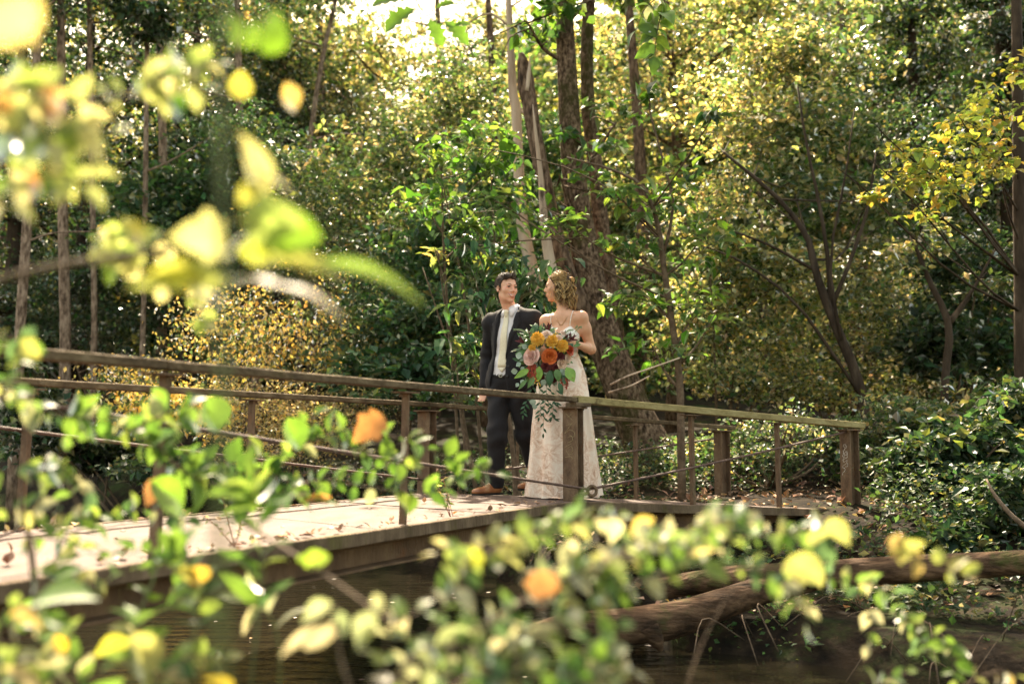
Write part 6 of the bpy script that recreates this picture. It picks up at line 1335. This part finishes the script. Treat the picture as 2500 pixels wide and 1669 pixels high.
def foreground():
    rng = np.random.default_rng(101)
    # -- sunlit bough hanging in from the top left
    A = empty('hanging_bough', W(-400, 200, 1.7), 'blurred sunlit bough of yellow-green leaves hanging in at the top left', 'branch')
    twig(A, [(-420, 120, 1.75), (-200, 170, 1.72), (-80, 190, 1.7), (40, 200, 1.68), (165, 235, 1.7), (300, 215, 1.82), (420, 165, 1.9), (490, 150, 1.95)], .006, rng, .046, 'ovate', 'bright', .03, .42, up=.6, cam_=.8, front=.1)
    for pts in ([(-120, 185, 1.7), (20, 240, 1.66), (90, 290, 1.64), (120, 330, 1.64)], [(-160, 250, 1.68), (-20, 290, 1.65), (80, 320, 1.63), (170, 300, 1.66), (255, 305, 1.7)], [(-160, 330, 1.66), (-20, 370, 1.65), (70, 400, 1.64), (150, 400, 1.66), (190, 430, 1.68)], [(-160, 400, 1.66), (-40, 430, 1.65), (20, 470, 1.65)], [(60, 205, 1.68), (130, 260, 1.66), (190, 300, 1.68)]): twig(A, pts, .0035, rng, .052, 'ovate', 'bright', .034, .12, up=.6, cam_=.8, front=.1)
    twig(A, [(300, 215, 1.82), (360, 200, 1.86), (400, 220, 1.88)], .0025, rng, .042, 'ovate', 'bright', .024, .1); twig(A, [(360, 165, 1.86), (430, 185, 1.9), (470, 200, 1.92)], .0025, rng, .044, 'ovate', 'bright', .024, .1)
    for a in ((60, 395, 1.62, 92, 450, 'ovate', (.46, .22, .07)), (88, 200, 1.62, 150, 262, 'ovate', (.46, .26, .10)), (95, 250, 1.62, 130, 290, 'ovate', (.44, .20, .06)), (70, 420, 1.62, 78, 462, 'ovate', (.55, .25, .05)), (-10, 260, 1.6, 20, 215, 'round', (.52, .3, .1))): one(A, *a, rng)
    one(A, -60, 95, 1.15, 98, 4, 'oak', (.52, .44, .18), rng, (.1, .8, .6), 1.15); one(A, 545, 225, 1.9, 555, 165, 'round', (.42, .40, .07), rng); one(A, 655, 190, 2.0, 678, 262, 'ovate', (.52, .38, .12), rng); one(A, 398, 215, 1.8, 412, 278, 'ovate', (.10, .22, .02), rng); one(A, 600, 120, 1.6, 640, 20, 'round', (.12, .22, .02), rng, (.6, -.3, -.6)); one(A, 560, 110, 1.7, 590, 40, 'ovate', (.14, .24, .03), rng, (.6, -.3, -.6)); one(A, 520, 30, 1.5, 545, 110, 'ovate', (.12, .2, .03), rng, (.6, -.3, -.6))
    twig(A, [(100, 168, 1.75), (130, 205, 1.74), (158, 258, 1.73)], .005, rng, .04, leaves=False)
    # -- slender near plant with a green stem right through the picture
    C = near_shrub('tall_shoot', 'tall blurred green shoot with large pale lobed leaves, left of the couple', 505, .95, 'plant')
    C.location.z = gz(C.location)
    twig(C, [(498, 2600, .92), (505, 1700, .92), (508, 1000, .92), (515, 600, .93), (505, 250, .94), (520, -60, .95), (530, -300, .96)], .0062, rng, .05, leaves=False, mat='green_stem')
    c2 = [(.34, .36, .06), (.26, .33, .05), (.16, .27, .035)]
    one(C, 520, 560, 1.45, 392, 540, 'lobed', (.42, .42, .19), rng, (.1, .8, .5), 1.0); one(C, 560, 520, 1.45, 700, 500, 'lobed', (.28, .35, .10), rng, (.2, .85, .4), .95); one(C, 600, 520, 1.5, 735, 545, 'round', (.15, .26, .03), rng, (.3, -.9, -.2), .9)
    one(C, 600, 455, 1.5, 555, 300, 'ovate', (.42, .41, .18), rng, (.2, .7, .6), .75); one(C, 590, 420, 1.5, 545, 470, 'ovate', (.40, .40, .09), rng); one(C, 560, 400, 1.5, 680, 440, 'ovate', (.42, .38, .16), rng, (0, -.3, .95), .8); one(C, 545, 510, 1.48, 620, 490, 'ovate', (.44, .38, .16), rng, (0, -.2, .95), .8); one(C, 545, 575, 1.48, 640, 610, 'ovate', (.30, .34, .05), rng)
    one(C, 520, 640, 1.45, 300, 650, 'ovate', (.32, .36, .11), rng, (0, .8, .5), .55); one(C, 470, 650, 1.45, 330, 630, 'ovate', (.38, .38, .08), rng); one(C, 330, 560, 1.6, 280, 500, 'ovate', (.36, .36, .08), rng, wsc=1.1)
    one(C, 520, 645, 1.5, 690, 665, 'lance', (.30, .24, .16), rng, (0, -.25, .95), 1.1); one(C, 620, 655, 1.5, 800, 722, 'lance', (.30, .24, .16), rng, (0, -.2, .95), 1.2); one(C, 600, 590, 1.5, 790, 625, 'lance', (.30, .33, .08), rng, (.1, .4, .8), 1.2); one(C, 700, 605, 1.5, 985, 680, 'lance', (.11, .17, .04), rng, (.2, .35, .8), .62); one(C, 640, 580, 1.5, 720, 640, 'lance', (.30, .24, .16), rng, (0, -.25, .9), 1.3)
    for pts in ([(512, 600, 1.0), (545, 560, 1.3), (600, 500, 1.48), (590, 400, 1.5), (560, 330, 1.5)], [(512, 650, 1.0), (560, 640, 1.35), (640, 630, 1.5), (800, 650, 1.5)], [(512, 700, 1.0), (440, 660, 1.4), (320, 640, 1.45)]): twig(C, pts, .003, rng, .05, leaves=False, mat='green_stem')
    # -- brown branch from the left edge with small leaves
    D = empty('bare_twig', W(-300, 690, 1.8), 'blurred brown branch reaching in from the left edge with a few small leaves', 'branch')
    twig(D, [(-320, 700, 1.78), (-60, 655, 1.8), (120, 612, 1.85), (260, 590, 1.9), (390, 572, 1.95)], .0115, rng, .03, leaves=False)
    for pts in ([(330, 580, 1.95), (290, 545, 2.0), (230, 545, 2.05)], [(300, 585, 1.95), (260, 610, 2.0), (225, 575, 2.05)], [(360, 575, 1.95), (400, 620, 1.95), (380, 660, 1.95)], [(470, 640, 2.3), (445, 690, 2.3), (470, 740, 2.3)]): twig(D, pts, .002, rng, .030, 'round', 'bright', .02, .1)
    # -- vine shrub arching from the left across the railing
    F_ = near_shrub('arching_shrub', 'leafy green shrub arching in front of the railing on the left', 60, 2.9)
    for pts in ([(-150, 840, 2.6), (40, 905, 2.7), (130, 950, 2.8), (240, 965, 2.9), (340, 1010, 3.0), (450, 1045, 3.1), (560, 1065, 3.2)], [(300, 985, 2.9), (380, 950, 2.9), (430, 930, 2.9), (500, 960, 3.0)], [(360, 1020, 3.0), (420, 1080, 3.05), (520, 1120, 3.1), (640, 1130, 3.2), (740, 1150, 3.2)], [(520, 1060, 3.2), (640, 1040, 3.3), (720, 1010, 3.3), (800, 985, 3.3), (930, 1010, 3.4), (1030, 1050, 3.4), (1140, 1085, 3.4)], [(700, 1010, 3.3), (690, 980, 3.3), (720, 950, 3.3)], [(640, 1130, 3.2), (740, 1100, 3.3), (860, 1120, 3.3), (980, 1130, 3.4), (1060, 1100, 3.4)], [(760, 1000, 3.3), (840, 1040, 3.3), (940, 1070, 3.4)]):
        twig(F_, pts, .004, rng, .056, 'ovate', 'green', .034, .08)
    twig(F_, [(330, 1010, 3.0), (400, 1060, 3.05), (460, 1090, 3.1), (560, 1085, 3.2), (640, 1090, 3.2)], .003, rng, .06, 'ovate', 'green', .036, .05)
    one(F_, 880, 955, 3.1, 808, 1015, 'lobed', (.32, .15, .06), rng, (0, -1, .1), .8); one(F_, 370, 1095, 3.0, 335, 1160, 'ovate', (.32, .16, .07), rng); one(F_, 345, 1105, 2.9, 420, 1180, 'round', (.18, .32, .04), rng, wsc=1.1); one(F_, 760, 1140, 3.2, 690, 1150, 'lance', (.4, .2, .07), rng); one(F_, 660, 960, 3.1, 690, 1030, 'round', (.16, .30, .04), rng); one(F_, 480, 910, 2.9, 500, 990, 'round', (.18, .32, .05), rng, wsc=1.1); one(F_, 350, 890, 2.9, 380, 950, 'ovate', (.18, .32, .05), rng)
    for pts in ([(-150, 1030, 2.5), (-40, 1075, 2.55), (80, 1080, 2.6), (150, 1075, 2.7), (200, 1130, 2.7)], [(-150, 1130, 2.5), (-20, 1165, 2.55), (90, 1170, 2.6), (190, 1190, 2.7)], [(-120, 740, 2.3), (0, 770, 2.3), (60, 790, 2.35), (40, 850, 2.35)], [(-100, 860, 2.3), (0, 880, 2.3), (70, 920, 2.4)], [(60, 1230, 2.7), (160, 1240, 2.7), (240, 1290, 2.7)]): twig(F_, pts, .003, rng, .046, 'ovate', 'mixg', .03, .1)
    one(F_, 45, 790, 2.3, 92, 820, 'lobed', (.38, .38, .11), rng, (0, -1, .3))
    for pts in ([(75, 2300, 2.6), (90, 1600, 2.6), (75, 1350, 2.6), (45, 1150, 2.55), (-40, 1075, 2.55)], [(75, 1800, 2.6), (-40, 1300, 2.55), (-150, 840, 2.6)], [(100, 1500, 2.6), (75, 1260, 2.65), (60, 1200, 2.6)]): twig(F_, pts, .006, rng, .05, leaves=False)
    F2 = near_shrub('arching_shrub', 'finer leafy sprays crossing the deck edge at the lower left', 260, 3.0)
    for pts, pal, sz in (([(60, 1640, 2.7), (120, 1300, 2.8), (200, 1200, 2.9), (320, 1170, 3.0), (430, 1190, 3.0)], 'green', .05), ([(200, 1200, 2.9), (160, 1120, 2.9), (130, 1060, 2.9), (180, 1010, 2.9)], 'mixg', .046), ([(0, 1330, 2.5), (90, 1320, 2.5), (170, 1340, 2.6), (250, 1330, 2.6)], 'mixg', .046), ([(480, 1300, 2.9), (400, 1280, 2.9), (330, 1300, 2.9)], 'green', .046), ([(-60, 1560, 2.2), (40, 1530, 2.2), (150, 1560, 2.2), (230, 1540, 2.2)], 'mixg', .045), ([(330, 1640, 2.2), (380, 1540, 2.2), (450, 1500, 2.25), (520, 1510, 2.3)], 'mixg', .045)):
        twig(F2, pts, .003, rng, sz, 'ovate', pal, .032, .15)
    # -- upright shoots at the lower left
    G = near_shrub('leafy_shoots', 'upright leafy shoots with a few yellow leaves at the lower left', 520, 2.4)
    for pts, k_, pal, sz in (([(560, 2200, 2.4), (575, 1600, 2.4), (592, 1420, 2.45), (600, 1280, 2.5), (592, 1170, 2.5), (575, 1095, 2.5)], 'lance', 'green', .095), ([(300, 2200, 2.2), (300, 1620, 2.2), (320, 1500, 2.25), (300, 1420, 2.3)], 'ovate', 'mixg', .06), ([(120, 2200, 2.1), (100, 1640, 2.1), (80, 1520, 2.1), (100, 1430, 2.1)], 'ovate', 'mixg', .06), ([(430, 2200, 2.3), (440, 1560, 2.3), (450, 1420, 2.35), (440, 1320, 2.4), (400, 1260, 2.4)], 'ovate', 'green', .06), ([(210, 1640, 2.3), (160, 1500, 2.3), (120, 1450, 2.3)], 'ovate', 'mixg', .055), ([(20, 1640, 2.0), (-10, 1480, 2.0), (30, 1390, 2.0), (110, 1420, 2.0)], 'ovate', 'mixg', .055), ([(640, 1640, 2.6), (640, 1480, 2.6), (610, 1400, 2.6), (560, 1380, 2.6)], 'lance', 'pale', .07), ([(300, 1450, 2.6), (360, 1300, 2.7), (330, 1260, 2.7), (290, 1270, 2.7)], 'ovate', 'green', .05)):
        twig(G, pts, .0035, rng, sz, k_, pal, .045, .45 if pts[0][1] > 2000 else .1, mat='green_stem')
    for a in ((310, 1450, 2.2, 338, 1560, 'round', (.38, .37, .13)), (300, 1470, 2.2, 215, 1500, 'ovate', (.40, .40, .06)), (400, 1310, 2.35, 470, 1345, 'ovate', (.46, .42, .09)), (440, 1340, 2.35, 480, 1300, 'round', (.55, .36, .06)), (140, 1500, 2.2, 128, 1455, 'round', (.55, .38, .04)), (540, 1590, 2.0, 470, 1550, 'ovate', (.5, .4, .05)), (80, 1600, 1.9, 10, 1520, 'ovate', (.44, .36, .2)), (690, 1290, 2.2, 690, 1270, 'round', (.22, .34, .05)), (700, 1300, 2.2, 755, 1270, 'round', (.24, .36, .05)), (20, 1410, 2.0, 110, 1440, 'ovate', (.46, .34, .12))): one(G, *a, rng)
    # -- broad shrub along the bottom, reaching right; sky glare coloured into its leaves
    H = near_shrub('broad_shrub', 'blurred broad shrub with leaves coloured pale as if shining along the bottom of the picture', 1000, 2.0)
    H2 = near_shrub('broad_shrub', 'blurred shrub with leaves coloured pale for sky glare at the bottom just below the corner post', 1250, 2.0); H3 = near_shrub('broad_shrub', 'blurred shrub with spreading leafy boughs below the right half of the bridge', 1600, 2.1)
    for pts, pal, sz, k_ in (([(1000, 2300, 1.9), (950, 1650, 1.95), (980, 1480, 2.0), (1060, 1320, 2.1), (1180, 1240, 2.2), (1310, 1195, 2.3), (1420, 1185, 2.35)], 'mixg', .058, 'ovate'), ([(1050, 1600, 1.95), (1120, 1440, 2.0), (1270, 1340, 2.1), (1430, 1275, 2.2), (1580, 1215, 2.3), (1650, 1190, 2.35)], 'mixg', .058, 'ovate'), ([(1100, 1640, 1.9), (1220, 1480, 2.0), (1330, 1400, 2.1), (1420, 1350, 2.2)], 'mixg', .056, 'ovate'), ([(1180, 1380, 2.1), (1330, 1300, 2.2), (1500, 1262, 2.3), (1660, 1240, 2.4), (1800, 1220, 2.5), (1930, 1222, 2.55)], 'mixg', .058, 'ovate'), ([(1450, 1340, 2.2), (1600, 1295, 2.3), (1740, 1310, 2.4), (1820, 1370, 2.4), (1850, 1430, 2.4)], 'mixg', .058, 'ovate'), ([(900, 1640, 1.95), (880, 1520, 2.0), (900, 1440, 2.0), (960, 1400, 2.05)], 'pale', .056, 'ovate'), ([(1000, 1640, 1.95), (1010, 1530, 2.0), (1080, 1440, 2.05), (1140, 1420, 2.1)], 'pale', .056, 'ovate'), ([(1120, 1640, 1.9), (1160, 1560, 1.95), (1230, 1520, 2.0)], 'mixg', .056, 'ovate'), ([(1250, 1330, 2.1), (1300, 1290, 2.15), (1380, 1300, 2.2)], 'pale', .054, 'ovate'), ([(1330, 1300, 2.2), (1400, 1330, 2.2), (1480, 1350, 2.25)], 'mixg', .05, 'ovate'), ([(1180, 1250, 2.2), (1120, 1260, 2.2), (1060, 1250, 2.2), (1000, 1270, 2.2)], 'bright', .05, 'ovate'), ([(1000, 1480, 2.0), (960, 1560, 2.0), (920, 1600, 2.0)], 'pale', .056, 'ovate'), ([(860, 1640, 1.9), (950, 1500, 1.95), (1050, 1480, 2.0), (1150, 1500, 2.0)], 'pale', .058, 'ovate'), ([(980, 1640, 1.85), (1060, 1560, 1.9), (1130, 1530, 1.95), (1220, 1450, 2.0), (1300, 1420, 2.05)], 'mixg', .058, 'ovate'), ([(1350, 1330, 2.1), (1460, 1240, 2.2), (1540, 1250, 2.25)], 'pale', .055, 'ovate'), ([(1560, 1300, 2.2), (1640, 1200, 2.3), (1720, 1190, 2.35)], 'mixg', .055, 'ovate')):
        tx = pts[len(pts) // 2][0]; tgt = H if tx < 1130 else (H2 if tx < 1400 else H3)
        twig(tgt, pts, .004, rng, sz * .80, k_, pal, .0285, .40 if pts[0][1] > 2000 else .08)
    for a in ((760, 1380, 2.0, 690, 1425, 'ovate', (.30, .34, .20)), (770, 1400, 2.0, 790, 1460, 'ovate', (.26, .32, .18)), (700, 1490, 2.0, 790, 1425, 'ovate', (.40, .36, .26)), (740, 1440, 1.95, 640, 1500, 'lance', (.40, .36, .26)), (850, 1400, 2.0, 820, 1490, 'ovate', (.30, .34, .2)), (860, 1360, 2.0, 870, 1410, 'ovate', (.34, .36, .22)), (1250, 1310, 2.05, 1240, 1395, 'lobed', (.34, .17, .075)), (1800, 1290, 2.2, 1890, 1330, 'round', (.34, .36, .12)), (1850, 1250, 2.3, 1910, 1215, 'ovate', (.34, .36, .12)), (1900, 1190, 2.4, 1950, 1250, 'ovate', (.36, .37, .13)), (1100, 1300, 2.1, 1080, 1250, 'ovate', (.34, .37, .05)), (1500, 1190, 2.3, 1440, 1230, 'ovate', (.5, .4, .12)), (1640, 1260, 2.2, 1560, 1290, 'lance', (.46, .40, .2))): one(H, *a, rng)
    for pts in ([(1000, 2300, 1.9), (820, 1640, 1.95), (780, 1500, 1.98), (770, 1390, 2.0)], [(1000, 2200, 1.9), (1060, 1640, 1.93), (1050, 1600, 1.95)], [(560, 1200, 2.4), (720, 1300, 2.2), (860, 1400, 2.05), (960, 1470, 2.0)]): twig(H, pts, .005, rng, .05, leaves=False)
    # -- smaller sprays towards the bottom right
    I = near_shrub('low_spray', 'low leafy sprays at the bottom, right of the broad shrub', 1450, 2.0)
    for pts, pal, sz in (([(1300, 2300, 1.9), (1250, 1650, 1.9), (1320, 1540, 1.95), (1400, 1500, 2.0)], 'green', .055), ([(1300, 1640, 1.95), (1350, 1570, 2.0), (1400, 1540, 2.05), (1460, 1550, 2.1)], 'pale', .055), ([(1240, 1640, 1.9), (1290, 1590, 1.95), (1350, 1480, 2.0), (1420, 1440, 2.05)], 'mixg', .055)): twig(I, pts, .0035, rng, sz * .85, 'ovate', pal, .027, .45 if pts[0][1] > 2000 else .1)
    J = near_shrub('vine_spray', 'thin trailing sprays of small leaves in front of the dark bank at the right', 1980, 2.9, 'vine')
    for pts, pal, sz in (([(1750, 1300, 2.7), (1860, 1310, 2.8), (1960, 1330, 2.9), (2040, 1360, 3.0), (2090, 1430, 3.0), (2130, 1500, 3.0)], 'mixg', .048), ([(1960, 1330, 2.9), (2000, 1420, 2.95), (1990, 1480, 2.95)], 'mixg', .046), ([(2090, 1430, 3.0), (2180, 1480, 3.0), (2190, 1560, 3.0)], 'green', .045), ([(2020, 1255, 2.3), (2090, 1270, 2.3), (2180, 1310, 2.35), (2230, 1330, 2.4)], 'yellow', .046), ([(2150, 1640, 2.8), (2200, 1580, 2.8), (2280, 1540, 2.8), (2330, 1550, 2.8)], 'yellow', .045), ([(1950, 1640, 2.8), (2010, 1570, 2.85), (2080, 1540, 2.9)], 'mixg', .045)): twig(J, pts, .0025, rng, sz * .85, 'ovate', pal, .03, .12)
    twig(J, [(1500, 2200, 2.4), (1560, 1640, 2.4), (1660, 1380, 2.6), (1750, 1300, 2.7)], .0018, rng, .05, leaves=False); twig(J, [(2150, 2000, 2.8), (2150, 1640, 2.8)], .003, rng, .05, leaves=False); twig(J, [(1950, 2000, 2.8), (1950, 1640, 2.8)], .003, rng, .05, leaves=False); one(J, 2060, 1285, 2.3, 2120, 1240, 'lobed', (.36, .37, .11), rng)
    # -- oak twig hanging in from above
    K = empty('oak_twig', W(960, -200, 4.6), 'oak twig with lobed green leaves hanging in at the top centre', 'branch')
    twig(K, [(930, -260, 4.6), (950, -60, 4.6), (955, 0, 4.6), (985, 40, 4.6), (1040, 60, 4.6)], .006, rng, .05, leaves=False)
    for a in ((940, 0, 4.6, 850, 8), (955, 20, 4.6, 880, 70), (985, 45, 4.6, 1015, 105), (1020, 50, 4.6, 1075, 100), (1000, 20, 4.65, 1045, 5), (1040, 60, 4.6, 1080, 55), (960, -10, 4.6, 905, -40), (975, 5, 4.65, 1040, -30)): one(K, *a, 'oak', np.array((.10, .20, .025)) * rng.uniform(.8, 1.5), rng, (rng.normal(0, .3), -.8, .5))
    # -- hanging broad leaves at the top, right of the big trunk
    K2 = empty('hickory_twig', W(1540, -150, 8.2), 'twig of broad dark green leaves hanging at the top right of the big trunk', 'branch')
    twig(K2, [(1560, -180, 8.2), (1530, -20, 8.2), (1510, 60, 8.2), (1500, 130, 8.2)], .008, rng, .17, 'ovate', 'green', .12, .2); twig(K2, [(1530, -20, 8.2), (1480, 20, 8.2), (1460, 70, 8.2)], .006, rng, .16, 'ovate', 'green', .12, .2)
foreground()
